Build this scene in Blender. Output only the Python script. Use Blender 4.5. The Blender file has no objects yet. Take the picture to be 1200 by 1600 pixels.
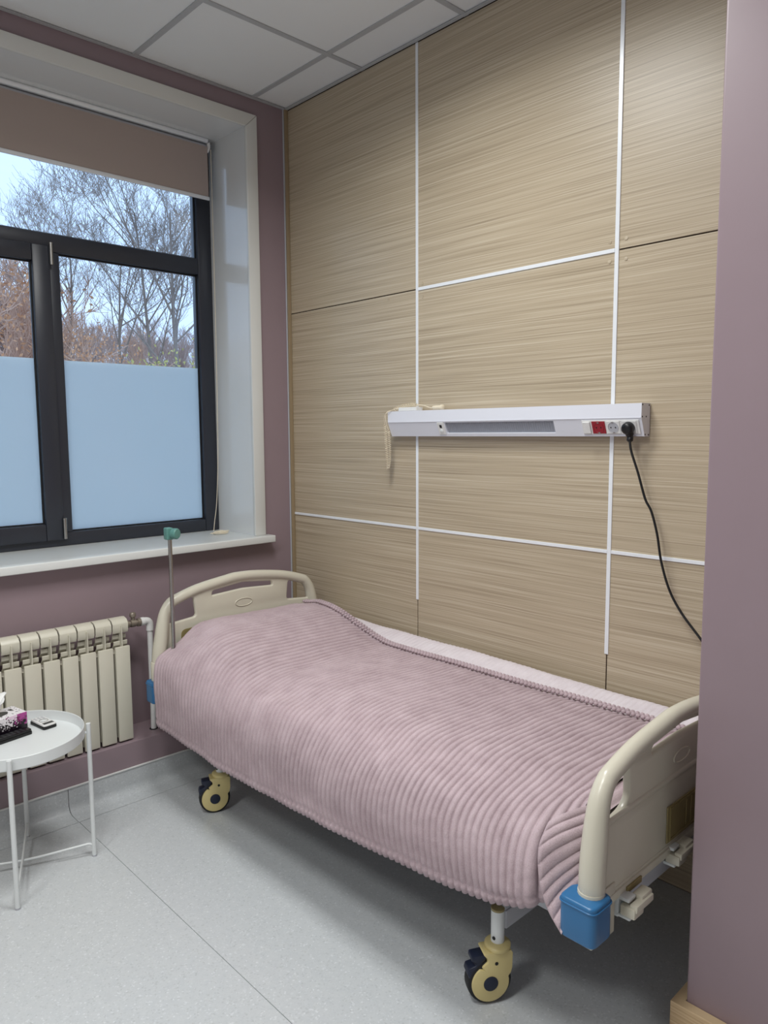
import bpy, bmesh, math, random
from mathutils import Vector, Matrix, noise
C = bpy.context.scene
COL = C.collection
PI = math.pi

# ------------------------------------------------------------------ camera, sky, lamps, exposure
cam = bpy.data.objects.new('camera', bpy.data.cameras.new('camera'))
COL.objects.link(cam)
cam.data.sensor_fit = 'VERTICAL'
cam.data.sensor_height = 36.0
cam.data.lens = 36.0 * 1168.95 / 1600.0
cam.data.clip_start = 0.05
cam.data.clip_end = 400
cam.matrix_world = Matrix(((0.68733347, -0.07340987, 0.72262279, 3.2012335),
                           (0.72631865, 0.07744236, -0.68298162, -2.3683016),
                           (-0.00582402, 0.99429054, 0.10654768, 1.55), (0, 0, 0, 1)))
C.camera = cam

world = bpy.data.worlds.new('sky')
C.world = world
world.use_nodes = True
SKY_COLOR, SKY_STRENGTH = (0.48, 0.65, 0.92, 1), 1.85
world.node_tree.nodes['Background'].inputs[0].default_value = SKY_COLOR
world.node_tree.nodes['Background'].inputs[1].default_value = SKY_STRENGTH

LAMP_COLOR = (0.99, 1.0, 0.985)
LAMP_STRENGTH = 2.0          # glow of the lens itself
LAMP_WATTS, LAMP_SPREAD = 27.0, math.radians(155)   # prismatic lens throws most light downwards
C.view_settings.view_transform = 'Standard'
C.view_settings.look = 'None'
C.view_settings.exposure = 0.0
C.view_settings.gamma = 1.0
C.view_settings.use_curve_mapping = False

CEIL = 3.157

# ------------------------------------------------------------------ helpers
def new_mat(name):
    m = bpy.data.materials.new(name)
    m.use_nodes = True
    return m, m.node_tree.nodes, m.node_tree.links, m.node_tree.nodes['Principled BSDF']

def srgb(r, g, b):
    f = lambda c: ((c / 255) / 12.92 if c / 255 <= 0.04045 else ((c / 255 + 0.055) / 1.055) ** 2.4)
    return (f(r), f(g), f(b), 1)

def plain(name, col, rough=0.5, metal=0.0, nscale=60, namt=0.06, bump=0.0, spec=0.5, bscale=None):
    """colour with a slight procedural mottling and optional fine relief"""
    m, N, L, P = new_mat(name)
    tc = N.new('ShaderNodeTexCoord')
    nz = N.new('ShaderNodeTexNoise'); nz.inputs['Scale'].default_value = nscale; nz.inputs['Detail'].default_value = 3
    L.new(tc.outputs['Object'], nz.inputs['Vector'])
    mx = N.new('ShaderNodeMix'); mx.data_type = 'RGBA'
    a = [max(0, c * (1 - namt)) for c in col[:3]] + [1]; b = [min(1, c * (1 + namt)) for c in col[:3]] + [1]
    mx.inputs[6].default_value = a; mx.inputs[7].default_value = b
    L.new(nz.outputs['Fac'], mx.inputs[0]); L.new(mx.outputs[2], P.inputs['Base Color'])
    P.inputs['Roughness'].default_value = rough; P.inputs['Metallic'].default_value = metal
    P.inputs['Specular IOR Level'].default_value = spec
    if bump:
        nb = N.new('ShaderNodeTexNoise'); nb.inputs['Scale'].default_value = bscale or nscale * 4; nb.inputs['Detail'].default_value = 4
        L.new(tc.outputs['Object'], nb.inputs['Vector'])
        bp = N.new('ShaderNodeBump'); bp.inputs['Strength'].default_value = bump; bp.inputs['Distance'].default_value = 0.002
        L.new(nb.outputs['Fac'], bp.inputs['Height']); L.new(bp.outputs['Normal'], P.inputs['Normal'])
    return m

def obj(name, bm, mat, parent=None, smooth=None, label=None):
    """links a bmesh (built in world coordinates) as ONE mesh object, part of parent if given"""
    if parent is not None:
        bmesh.ops.translate(bm, verts=bm.verts, vec=-wloc(parent))
    bmesh.ops.recalc_face_normals(bm, faces=bm.faces)
    me = bpy.data.meshes.new(name)
    bm.to_mesh(me); bm.free()
    if mat: me.materials.append(mat)
    o = bpy.data.objects.new(name, me); COL.objects.link(o)
    if parent is not None: o.parent = parent
    if smooth is not None:
        smooth_by_angle(me, smooth)
    if label: o['label'] = label
    return o

def smooth_by_angle(me, ang):
    for pl in me.polygons: pl.use_smooth = True
    bm = bmesh.new(); bm.from_mesh(me)
    lim = math.radians(ang)
    for e in bm.edges:
        e.smooth = not (len(e.link_faces) == 2 and e.calc_face_angle(0) > lim)
    bm.to_mesh(me); bm.free()

def wloc(o):
    v = Vector(o.location)
    while o.parent: o = o.parent; v += o.location
    return v

def thing(name, label, cat, loc, group=None):
    o = bpy.data.objects.new(name, None); COL.objects.link(o)
    o.location = loc; o.empty_display_size = 0.05
    o['label'] = label; o['category'] = cat
    if group: o['group'] = group
    return o

def tag(o, label, cat, group=None):
    o['label'] = label; o['category'] = cat
    if group: o['group'] = group
    return o

def struct(o, label=None):
    o['kind'] = 'structure'
    if label: o['label'] = label
    return o

def group_root(name, loc=(0, 0, 0)):
    o = bpy.data.objects.new(name, None); COL.objects.link(o); o.location = loc; o['kind'] = 'structure'
    return o

def add(bm, other):
    me = bpy.data.meshes.new('tmp'); other.to_mesh(me); other.free(); bm.from_mesh(me); bpy.data.meshes.remove(me)
    return bm

def box(x0, x1, y0, y1, z0, z1, bev=0.0, seg=2, bm=None):
    b = bmesh.new()
    bmesh.ops.create_cube(b, size=1)
    for v in b.verts:
        v.co = Vector(((x0 + x1) / 2 + v.co.x * (x1 - x0), (y0 + y1) / 2 + v.co.y * (y1 - y0), (z0 + z1) / 2 + v.co.z * (z1 - z0)))
    if bev: bmesh.ops.bevel(b, geom=b.edges[:], offset=bev, segments=seg, profile=0.5, affect='EDGES', clamp_overlap=True)
    return add(bm, b) if bm is not None else b

def prism(pts, w, axis='x', bev=0.0, seg=2, bm=None, M=None):
    """closed outline of 3D points swept by vector w"""
    b = bmesh.new()
    vs = [b.verts.new(p) for p in pts]
    f = b.faces.new(vs)
    r = bmesh.ops.extrude_face_region(b, geom=[f])
    bmesh.ops.translate(b, verts=[v for v in r['geom'] if isinstance(v, bmesh.types.BMVert)], vec=Vector(w))
    bmesh.ops.recalc_face_normals(b, faces=b.faces)
    if bev:
        es = [e for e in b.edges if len(e.link_faces) == 2 and e.calc_face_angle(0) > 0.6]
        bmesh.ops.bevel(b, geom=es, offset=bev, segments=seg, profile=0.5, affect='EDGES', clamp_overlap=True)
    if M is not None: b.transform(M)
    return add(bm, b) if bm is not None else b

def tube(path, rad, n=10, bm=None, cap=True, closed=False, squash=None):
    """round bar along a polyline; rad number or list; squash=(vector, factor) flattens the ring"""
    b = bmesh.new()
    P = [Vector(p) for p in path]; k = len(P)
    R = rad if isinstance(rad, (list, tuple)) else [rad] * k
    rings = []; up = None
    for i in range(k):
        if closed: t = P[(i + 1) % k] - P[i - 1]
        else: t = P[min(i + 1, k - 1)] - P[max(i - 1, 0)]
        t.normalize()
        if up is None:
            a = Vector((0, 0, 1)) if abs(t.z) < 0.9 else Vector((1, 0, 0))
            up = (a - t * a.dot(t)).normalized()
        else:
            up = (up - t * up.dot(t)).normalized()
        s = t.cross(up)
        ring = []
        for j in range(n):
            a = 2 * PI * j / n
            d = up * math.cos(a) * R[i] + s * math.sin(a) * R[i]
            if squash: d = d + squash[0] * (d.dot(squash[0]) * (squash[1] - 1))
            ring.append(b.verts.new(P[i] + d))
        rings.append(ring)
    for i in range(k if closed else k - 1):
        A, B = rings[i], rings[(i + 1) % k]
        for j in range(n): b.faces.new((A[j], A[(j + 1) % n], B[(j + 1) % n], B[j]))
    if cap and not closed:
        b.faces.new(rings[0][::-1]); b.faces.new(rings[-1])
    return add(bm, b) if bm is not None else b

def lathe(prof, center, n=24, axis=Vector((0, 0, 1)), bm=None):
    """profile (r, h) about axis through center"""
    b = bmesh.new(); rings = []
    q = Vector((0, 0, 1)).rotation_difference(Vector(axis)).to_matrix()
    for r, h in prof:
        rings.append([b.verts.new(Vector(center) + q @ Vector((r * math.cos(2 * PI * j / n), r * math.sin(2 * PI * j / n), h))) for j in range(n)])
    for A, B in zip(rings, rings[1:]):
        for j in range(n): b.faces.new((A[j], A[(j + 1) % n], B[(j + 1) % n], B[j]))
    b.faces.new(rings[0][::-1]); b.faces.new(rings[-1])
    return add(bm, b) if bm is not None else b

def cat(pts, n):
    """Catmull-Rom through pts, n samples per span"""
    P = [Vector(p) for p in pts]; P = [2 * P[0] - P[1]] + P + [2 * P[-1] - P[-2]]
    out = []
    for i in range(1, len(P) - 2):
        for k in range(n):
            t = k / n
            out.append(0.5 * (2 * P[i] + (P[i + 1] - P[i - 1]) * t + (2 * P[i - 1] - 5 * P[i] + 4 * P[i + 1] - P[i + 2]) * t * t + (3 * P[i] - P[i - 1] - 3 * P[i + 1] + P[i + 2]) * t ** 3))
    out.append(P[-2].copy())
    return out

def sm(a, b, x):
    t = max(0.0, min(1.0, (x - a) / (b - a))); return t * t * (3 - 2 * t)

def lerpt(tab, x):
    if x <= tab[0][0]: return tab[0][1]
    for (a, u), (b, v) in zip(tab, tab[1:]):
        if x <= b: return u + (v - u) * sm(a, b, x) if False else u + (v - u) * (x - a) / (b - a)
    return tab[-1][1]

# ------------------------------------------------------------------ materials
M_pink = plain('pink_paint', srgb(146, 128, 134), 0.42, nscale=9, namt=0.03, bump=0.05, bscale=900)
M_ledge = M_pink
M_white_pvc = plain('white_plastic_trim', srgb(216, 217, 213), 0.22, nscale=5, namt=0.02)
M_reveal = plain('gloss_white_panel', srgb(214, 216, 216), 0.12, nscale=4, namt=0.015)
M_sill = plain('white_sill', srgb(222, 224, 222), 0.3, nscale=6, namt=0.03)
M_anthracite = plain('anthracite_frame', srgb(44, 47, 56), 0.35, nscale=300, namt=0.1, bump=0.05)
M_seal = plain('black_rubber', srgb(16, 16, 18), 0.6)
M_alu = plain('aluminium_strip', srgb(236, 240, 244), 0.25, 0.1, nscale=40, namt=0.03)
M_steel = plain('brushed_steel', srgb(170, 168, 165), 0.25, 1.0, nscale=90)
M_tan = plain('tan_edge_trim', srgb(150, 132, 104), 0.5)
M_ceiling_tile = plain('mineral_tile', srgb(228, 230, 230), 0.9, nscale=500, namt=0.05, bump=0.25, bscale=700)
M_tbar = plain('tbar_grey', srgb(176, 178, 180), 0.45)
M_cream = plain('cream_plastic', srgb(206, 201, 184), 0.28, nscale=12, namt=0.02)
M_cream_d = plain('olive_cream_plastic', srgb(150, 136, 92), 0.45, nscale=30, namt=0.06)
M_yellow = plain('yellow_caster_plastic', srgb(214, 198, 140), 0.35, nscale=20, namt=0.04)
M_navy = plain('navy_plastic', srgb(22, 30, 52), 0.45)
M_blue = plain('blue_bumper', srgb(46, 106, 154), 0.32, nscale=200, namt=0.03)
M_white_metal = plain('white_enamel', srgb(222, 226, 226), 0.35, nscale=10, namt=0.02)
M_grey_metal = plain('grey_enamel', srgb(178, 180, 186), 0.38, nscale=12, namt=0.03)
M_rad = plain('radiator_enamel', srgb(206, 202, 186), 0.35, nscale=8, namt=0.02)
M_bronze = plain('old_brass', srgb(150, 140, 128), 0.38, 0.55, nscale=60, namt=0.2)
M_teal = plain('teal_plastic', srgb(92, 140, 132), 0.4)
M_black = plain('black_plastic', srgb(14, 14, 16), 0.4)
M_red = plain('red_socket', srgb(150, 22, 40), 0.35)
M_white_pl = plain('white_plastic', srgb(226, 226, 224), 0.3)
M_unit = plain('white_powder_coat', srgb(222, 224, 232), 0.4, nscale=500, namt=0.02)
M_beige_cord = plain('beige_cord', srgb(226, 214, 190), 0.45)
M_grey_dark = plain('dark_grey_plastic', srgb(52, 54, 56), 0.35)
M_board = plain('mattress_cover', srgb(96, 90, 84), 0.7)
M_dark = plain('dark_gap', srgb(44, 30, 22), 0.9)

def ribbed_fabric(name, col, light):
    m, N, L, P = new_mat(name)
    tc = N.new('ShaderNodeTexCoord')
    a = N.new('ShaderNodeTexNoise'); a.inputs['Scale'].default_value = 14; a.inputs['Detail'].default_value = 4
    b = N.new('ShaderNodeTexNoise'); b.inputs['Scale'].default_value = 420; b.inputs['Detail'].default_value = 2
    for n in (a, b): L.new(tc.outputs['Object'], n.inputs['Vector'])
    ad = N.new('ShaderNodeMath'); ad.operation = 'ADD'
    L.new(a.outputs['Fac'], ad.inputs[0]); L.new(b.outputs['Fac'], ad.inputs[1])
    r = N.new('ShaderNodeMapRange'); r.inputs[1].default_value = 0.7; r.inputs[2].default_value = 1.3
    L.new(ad.outputs[0], r.inputs[0])
    mx = N.new('ShaderNodeMix'); mx.data_type = 'RGBA'; mx.inputs[6].default_value = col; mx.inputs[7].default_value = light
    L.new(r.outputs[0], mx.inputs[0]); L.new(mx.outputs[2], P.inputs['Base Color'])
    P.inputs['Roughness'].default_value = 0.85; P.inputs['Specular IOR Level'].default_value = 0.15
    P.inputs['Sheen Weight'].default_value = 0.12; P.inputs['Sheen Roughness'].default_value = 0.35
    P.inputs['Sheen Tint'].default_value = (1, 0.93, 0.95, 1)
    bp = N.new('ShaderNodeBump'); bp.inputs['Strength'].default_value = 0.45; bp.inputs['Distance'].default_value = 0.002
    L.new(b.outputs['Fac'], bp.inputs['Height']); L.new(bp.outputs['Normal'], P.inputs['Normal'])
    return m
M_blanket = ribbed_fabric('dusty_pink_plush', srgb(172, 153, 158), srgb(194, 176, 181))
M_under = ribbed_fabric('pale_pink_plush', srgb(212, 202, 207), srgb(226, 218, 222))

def wood(name, c0, c1, c2, rough=0.45, along='X', seed=0.0):
    """laminate with long wandering horizontal streaks"""
    m, N, L, P = new_mat(name)
    tc = N.new('ShaderNodeTexCoord')
    oi = N.new('ShaderNodeObjectInfo')
    sh = N.new('ShaderNodeVectorMath'); sh.operation = 'SCALE'; sh.inputs[0].default_value = (3.1, 0, 7.7)
    L.new(oi.outputs['Random'], sh.inputs['Scale'])
    av = N.new('ShaderNodeVectorMath'); av.operation = 'ADD'
    L.new(tc.outputs['Object'], av.inputs[0]); L.new(sh.outputs[0], av.inputs[1])
    # slow wander of the streaks
    wn = N.new('ShaderNodeTexNoise'); wn.inputs['Scale'].default_value = 1.6; wn.inputs['Detail'].default_value = 2
    L.new(av.outputs[0], wn.inputs['Vector'])
    ws = N.new('ShaderNodeMath'); ws.operation = 'MULTIPLY'; ws.inputs[1].default_value = 0.011
    L.new(wn.outputs['Fac'], ws.inputs[0])
    cx = N.new('ShaderNodeCombineXYZ'); L.new(ws.outputs[0], cx.inputs['Z'])
    wv = N.new('ShaderNodeVectorMath'); wv.operation = 'ADD'; L.new(av.outputs[0], wv.inputs[0]); L.new(cx.outputs[0], wv.inputs[1])
    def streak(sx, sz, det):
        mp = N.new('ShaderNodeMapping'); mp.inputs['Scale'].default_value = (sx, sx, sz) if along == 'X' else (sz, sx, sx)
        L.new(wv.outputs[0], mp.inputs['Vector'])
        n = N.new('ShaderNodeTexNoise'); n.inputs['Scale'].default_value = 1; n.inputs['Detail'].default_value = det; n.inputs['Roughness'].default_value = 0.6
        L.new(mp.outputs[0], n.inputs['Vector']); return n.outputs['Fac']
    s1 = streak(1.2, 235, 2); s2 = streak(0.6, 90, 2); s3 = streak(2.5, 460, 1)
    def mad(a, k, b):
        x = N.new('ShaderNodeMath'); x.operation = 'MULTIPLY_ADD'; L.new(a, x.inputs[0]); x.inputs[1].default_value = k
        if b is None: x.inputs[2].default_value = 0
        else: L.new(b, x.inputs[2])
        return x.outputs[0]
    t = mad(s1, 0.5, mad(s2, 0.28, mad(s3, 0.22, None)))
    cr = N.new('ShaderNodeValToRGB'); L.new(t, cr.inputs[0])
    e = cr.color_ramp.elements
    e[0].position = 0.33; e[0].color = c0; e[1].position = 0.66; e[1].color = c2
    k = e.new(0.5); k.color = c1
    L.new(cr.outputs[0], P.inputs['Base Color'])
    P.inputs['Roughness'].default_value = rough
    bp = N.new('ShaderNodeBump'); bp.inputs['Strength'].default_value = 0.18; bp.inputs['Distance'].default_value = 0.001
    L.new(t, bp.inputs['Height']); L.new(bp.outputs['Normal'], P.inputs['Normal'])
    return m
M_wood = wood('streaked_oak_laminate', srgb(146, 132, 110), srgb(180, 165, 141), srgb(205, 194, 172), rough=0.36)
M_plinth = wood('oak_plinth', srgb(176, 146, 108), srgb(200, 172, 134), srgb(214, 190, 152))

def lino():
    m, N, L, P = new_mat('speckled_grey_linoleum')
    tc = N.new('ShaderNodeTexCoord')
    v = N.new('ShaderNodeTexVoronoi'); v.inputs['Scale'].default_value = 210
    n = N.new('ShaderNodeTexNoise'); n.inputs['Scale'].default_value = 40; n.inputs['Detail'].default_value = 5
    n2 = N.new('ShaderNodeTexNoise'); n2.inputs['Scale'].default_value = 3; n2.inputs['Detail'].default_value = 3
    for x in (v, n, n2): L.new(tc.outputs['Object'], x.inputs['Vector'])
    bw = N.new('ShaderNodeRGBToBW'); L.new(v.outputs['Color'], bw.inputs[0])
    cr = N.new('ShaderNodeValToRGB'); L.new(bw.outputs[0], cr.inputs[0])
    e = cr.color_ramp.elements
    e[0].position = 0.12; e[0].color = srgb(172, 176, 177); e[1].position = 0.9; e[1].color = srgb(220, 223, 226)
    a = e.new(0.22); a.color = srgb(190, 194, 196); b = e.new(0.8); b.color = srgb(196, 200, 202)
    mx = N.new('ShaderNodeMix'); mx.data_type = 'RGBA'; mx.inputs[0].default_value = 0.5
    cr2 = N.new('ShaderNodeValToRGB'); L.new(n.outputs['Fac'], cr2.inputs[0])
    cr2.color_ramp.elements[0].position = 0.3; cr2.color_ramp.elements[0].color = srgb(190, 194, 197)
    cr2.color_ramp.elements[1].position = 0.7; cr2.color_ramp.elements[1].color = srgb(199, 202, 203)
    L.new(cr.outputs[0], mx.inputs[6]); L.new(cr2.outputs[0], mx.inputs[7])
    L.new(mx.outputs[2], P.inputs['Base Color'])
    mr = N.new('ShaderNodeMapRange'); mr.inputs[3].default_value = 0.20; mr.inputs[4].default_value = 0.30
    L.new(n2.outputs['Fac'], mr.inputs[0]); L.new(mr.outputs[0], P.inputs['Roughness'])
    bp = N.new('ShaderNodeBump'); bp.inputs['Strength'].default_value = 0.08; bp.inputs['Distance'].default_value = 0.001
    L.new(n.outputs['Fac'], bp.inputs['Height']); L.new(bp.outputs['Normal'], P.inputs['Normal'])
    return m
M_lino = lino()

def glass():
    m, N, L, P = new_mat('clear_pane')
    N.remove(P); out = N['Material Output']
    t = N.new('ShaderNodeBsdfTransparent'); t.inputs[0].default_value = (0.95, 0.97, 0.98, 1)
    g = N.new('ShaderNodeBsdfGlossy'); g.inputs['Roughness'].default_value = 0.02
    fr = N.new('ShaderNodeFresnel'); fr.inputs['IOR'].default_value = 1.45
    mx = N.new('ShaderNodeMixShader'); L.new(fr.outputs[0], mx.inputs[0]); L.new(t.outputs[0], mx.inputs[1]); L.new(g.outputs[0], mx.inputs[2])
    L.new(mx.outputs[0], out.inputs[0]); return m
M_glass = glass()

def film():
    m, N, L, P = new_mat('frosted_film')
    N.remove(P); out = N['Material Output']
    tc = N.new('ShaderNodeTexCoord'); n = N.new('ShaderNodeTexNoise'); n.inputs['Scale'].default_value = 3
    L.new(tc.outputs['Object'], n.inputs['Vector'])
    cr = N.new('ShaderNodeValToRGB'); L.new(n.outputs['Fac'], cr.inputs[0])
    cr.color_ramp.elements[0].color = (0.90, 0.97, 0.99, 1); cr.color_ramp.elements[1].color = (0.93, 0.98, 1.0, 1)
    t = N.new('ShaderNodeBsdfTranslucent'); L.new(cr.outputs[0], t.inputs[0])
    d = N.new('ShaderNodeBsdfDiffuse'); d.inputs[0].default_value = (0.85, 0.87, 0.88, 1)
    mx = N.new('ShaderNodeMixShader'); mx.inputs[0].default_value = 0.04
    L.new(t.outputs[0], mx.inputs[1]); L.new(d.outputs[0], mx.inputs[2]); L.new(mx.outputs[0], out.inputs[0]); return m
M_film = film()

def blind_fabric():
    m, N, L, P = new_mat('taupe_blind_cloth')
    out = N['Material Output']
    tc = N.new('ShaderNodeTexCoord'); n = N.new('ShaderNodeTexNoise'); n.inputs['Scale'].default_value = 700; n.inputs['Detail'].default_value = 2
    L.new(tc.outputs['Object'], n.inputs['Vector'])
    mx = N.new('ShaderNodeMix'); mx.data_type = 'RGBA'; mx.inputs[6].default_value = srgb(168, 153, 146); mx.inputs[7].default_value = srgb(190, 176, 168)
    L.new(n.outputs['Fac'], mx.inputs[0]); L.new(mx.outputs[2], P.inputs['Base Color'])
    P.inputs['Roughness'].default_value = 0.85
    t = N.new('ShaderNodeBsdfTranslucent'); L.new(mx.outputs[2], t.inputs[0])
    ms = N.new('ShaderNodeMixShader'); ms.inputs[0].default_value = 0.06
    L.new(P.outputs[0], ms.inputs[1]); L.new(t.outputs[0], ms.inputs[2]); L.new(ms.outputs[0], out.inputs[0]); return m
M_blind = blind_fabric()

def emitter(name, col, s):
    m, N, L, P = new_mat(name)
    P.inputs['Base Color'].default_value = (0.8, 0.8, 0.8, 1)
    P.inputs['Emission Color'].default_value = (*col, 1); P.inputs['Emission Strength'].default_value = s
    return m
M_lamp = emitter('lit_led_panel', LAMP_COLOR, LAMP_STRENGTH)

def tissue_print():
    m, N, L, P = new_mat('printed_tissue_box')
    tc = N.new('ShaderNodeTexCoord'); sp = N.new('ShaderNodeSeparateXYZ'); L.new(tc.outputs['Object'], sp.inputs[0])
    v = N.new('ShaderNodeTexVoronoi'); v.inputs['Scale'].default_value = 230; L.new(tc.outputs['Object'], v.inputs['Vector'])
    bw = N.new('ShaderNodeRGBToBW'); L.new(v.outputs['Color'], bw.inputs[0])
    # chance of a black fleck falls with height
    h = N.new('ShaderNodeMapRange'); h.inputs[1].default_value = 0.012; h.inputs[2].default_value = 0.06; h.inputs[3].default_value = 1.0; h.inputs[4].default_value = 0.18
    L.new(sp.outputs['Z'], h.inputs[0])
    lt = N.new('ShaderNodeMath'); lt.operation = 'LESS_THAN'; L.new(bw.outputs[0], lt.inputs[0]); L.new(h.outputs[0], lt.inputs[1])
    v2 = N.new('ShaderNodeTexVoronoi'); v2.inputs['Scale'].default_value = 55; L.new(tc.outputs['Object'], v2.inputs['Vector'])
    cr = N.new('ShaderNodeValToRGB'); bw2 = N.new('ShaderNodeRGBToBW'); L.new(v2.outputs['Color'], bw2.inputs[0]); L.new(bw2.outputs[0], cr.inputs[0])
    cr.color_ramp.interpolation = 'CONSTANT'
    e = cr.color_ramp.elements; e[0].color = srgb(126, 22, 96); e[1].position = 0.45; e[1].color = srgb(172, 70, 146)
    k = e.new(0.62); k.color = srgb(232, 206, 226)
    # purple mosaic only round the near end of the carton
    en = N.new('ShaderNodeMapRange'); en.inputs[1].default_value = -0.100; en.inputs[2].default_value = -0.025
    L.new(sp.outputs['Y'], en.inputs[0])
    th = N.new('ShaderNodeMath'); th.operation = 'GREATER_THAN'; L.new(en.outputs[0], th.inputs[0]); L.new(bw.outputs[0], th.inputs[1])
    zz = N.new('ShaderNodeMath'); zz.operation = 'LESS_THAN'; L.new(sp.outputs['Z'], zz.inputs[0]); zz.inputs[1].default_value = 0.0695
    mu = N.new('ShaderNodeMath'); mu.operation = 'MULTIPLY'; L.new(th.outputs[0], mu.inputs[0]); L.new(zz.outputs[0], mu.inputs[1])
    m1 = N.new('ShaderNodeMix'); m1.data_type = 'RGBA'; m1.inputs[6].default_value = srgb(232, 228, 232); L.new(cr.outputs[0], m1.inputs[7]); L.new(mu.outputs[0], m1.inputs[0])
    m2 = N.new('ShaderNodeMix'); m2.data_type = 'RGBA'; m2.inputs[7].default_value = srgb(16, 8, 20); L.new(m1.outputs[2], m2.inputs[6]); L.new(lt.outputs[0], m2.inputs[0])
    L.new(m2.outputs[2], P.inputs['Base Color']); P.inputs['Roughness'].default_value = 0.35
    return m
M_tissue_box = tissue_print()
M_tissue = plain('white_tissue', srgb(236, 236, 234), 0.9, nscale=200)

def bark(name, a, b):
    m, N, L, P = new_mat(name)
    tc = N.new('ShaderNodeTexCoord'); n = N.new('ShaderNodeTexNoise'); n.inputs['Scale'].default_value = 6; n.inputs['Detail'].default_value = 5
    L.new(tc.outputs['Object'], n.inputs['Vector'])
    mx = N.new('ShaderNodeMix'); mx.data_type = 'RGBA'; mx.inputs[6].default_value = a; mx.inputs[7].default_value = b
    L.new(n.outputs['Fac'], mx.inputs[0]); L.new(mx.outputs[2], P.inputs['Base Color']); P.inputs['Roughness'].default_value = 0.9
    return m
M_bark = bark('grey_bark', srgb(124, 114, 108), srgb(158, 146, 136))
M_bark2 = bark('brown_twigs', srgb(164, 142, 134), srgb(192, 170, 160))
M_bark3 = bark('reddish_twigs', srgb(196, 158, 136), srgb(216, 184, 162))
M_leaf_o = bark('orange_leaves', srgb(204, 146, 104), srgb(222, 178, 140))
M_leaf_y = bark('yellow_green_leaves', srgb(176, 178, 90), srgb(206, 196, 130))
M_hill = bark('brown_hillside', srgb(182, 168, 160), srgb(206, 192, 182))
M_bounce = bark('pale_bounce_slab', srgb(206, 206, 202), srgb(222, 222, 218))  # pale tone for the added ground slab that bounces daylight to the film

# ------------------------------------------------------------------ room shell
XW = 2.452      # edge of the projecting pink wall
YW = -0.622
floor = struct(obj('floor', box(-0.1, 5.2, -4.7, 0.1, -0.2, -0.004), M_lino))
for (y0, y1) in ((-1.301, 0.0), (-2.801, -1.303), (-4.5, -2.803)):
    obj('floor_sheet', box(0.05, 5.0, y0, y1, -0.004, 0.0), M_lino, floor)

# window wall (with opening) -- x from -0.40 to 0
WY0, WY1, WZ0, WZ1 = -2.62, -0.248, 0.993, 3.022
b = box(-0.40, 0, -4.7, 0.15, -0.1, WZ0)
box(-0.40, 0, -4.7, 0.15, WZ1, 3.5, bm=b)
box(-0.40, 0, WY1 + 0.004, 0.15, WZ0, WZ1, bm=b)
box(-0.40, 0, -4.7, WY0 - 0.004, WZ0, WZ1, bm=b)
wall_left = struct(obj('wall_left', b, M_pink))
M_offwhite = plain('off_white_paint', srgb(214, 208, 206), 0.6, nscale=9, namt=0.02)
wall_front = struct(obj('wall_front', box(-0.2, 5.2, -4.7, -4.5, -0.1, 3.5), M_offwhite))
wall_right = struct(obj('wall_right', box(5.0, 5.2, -4.7, 0.1, -0.1, 3.5), M_offwhite))
wall_wing = struct(obj('wall_corner', box(XW, 5.2, YW, 0.15, -0.05, 3.5, bev=0.006, seg=3), M_pink, smooth=40))
# pipe ledge along the foot of the window wall
ledge = struct(obj('trim_1', box(-0.02, 0.185, -4.6, -0.001, -0.05, 0.222, bev=0.003), M_pink))
# grey linoleum run up the ledge as a coved skirting, in lengths, with a thin white cap
base_left = group_root('baseboard_left', (0.185, 0, 0))
prof = [(0.1855, 0.108)] + [(0.189, 0.108)] + [(0.189 + 0.036 * (1 - math.cos(a)) , 0.040 - 0.036 * math.sin(a) + 0.0) for a in [i * PI / 16 for i in range(9)]]
prof = prof[:-1] + [(0.226, 0.0036), (0.285, 0.0022), (0.285, 0.0004), (0.1855, 0.0004)]
for (y0, y1) in ((-1.305, -0.014), (-2.8, -1.3075), (-4.5, -2.803)):
    obj('cove_skirting', prism([(x, y0, z) for x, z in prof], (0, y1 - y0, 0)), M_lino, base_left, smooth=30)
obj('cap_strip', box(0.1852, 0.1925, -4.5, -0.014, 0.106, 0.112, bev=0.001), M_white_pl, base_left)

# panelled wall: boards 12 mm proud of the slab, dark joints, aluminium strips
wall_back = struct(obj('wall_back', box(-0.2, XW + 0.1, 0.004, 0.2, -0.1, 3.5), M_dark))
XA, XB, Z1, Z2 = 0.912, 1.851, 2.1565, 1.125
xs = [0.0, XA, XB, XW]; zs = [0.0, Z2, Z1, CEIL]
g = 0.0022
for i in range(3):
    for j in range(3):
        x0 = xs[i] + (g if i else 0.001); x1 = xs[i + 1] - (g if i < 2 else 0.0)
        obj('wall_panel', box(x0, x1, -0.0, 0.0045, zs[j] + (g if j else 0.001), zs[j + 1] - (g if j < 2 else 0.004), bev=0.0008, seg=1), M_wood, wall_back)
def strip(x0, x1, z0, z1):
    obj('metal_strip', box(x0, x1, -0.004, 0.0042, z0, z1, bev=0.0012), M_alu, wall_back)
strip(XA - .0068, XA + .0068, 0.803, CEIL - .004)
strip(XB - .0075, XB + .0075, 0.755, CEIL - .004)
strip(XA + .0075, XB - .008, Z1 - .0068, Z1 + .0068)
for a, c in ((0.004, XA - .0075), (XA + .0075, XB - .008), (XB + .008, XW)):
    strip(a, c, Z2 - .0062, Z2 + .0062)
for x, z in ((.942, 2.176), (.942, 2.122), (1.823, 2.187), (1.823, 2.122), (1.883, 2.189), (1.884, 2.122), (.733, 2.137)):
    obj('screw_cap', lathe([(.0065, 0), (.0065, .0012), (.004, .0018), (.0005, .0018)], (x, -.0002, z), 14, Vector((0, -1, 0))), M_wood, wall_back, smooth=40)
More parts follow.
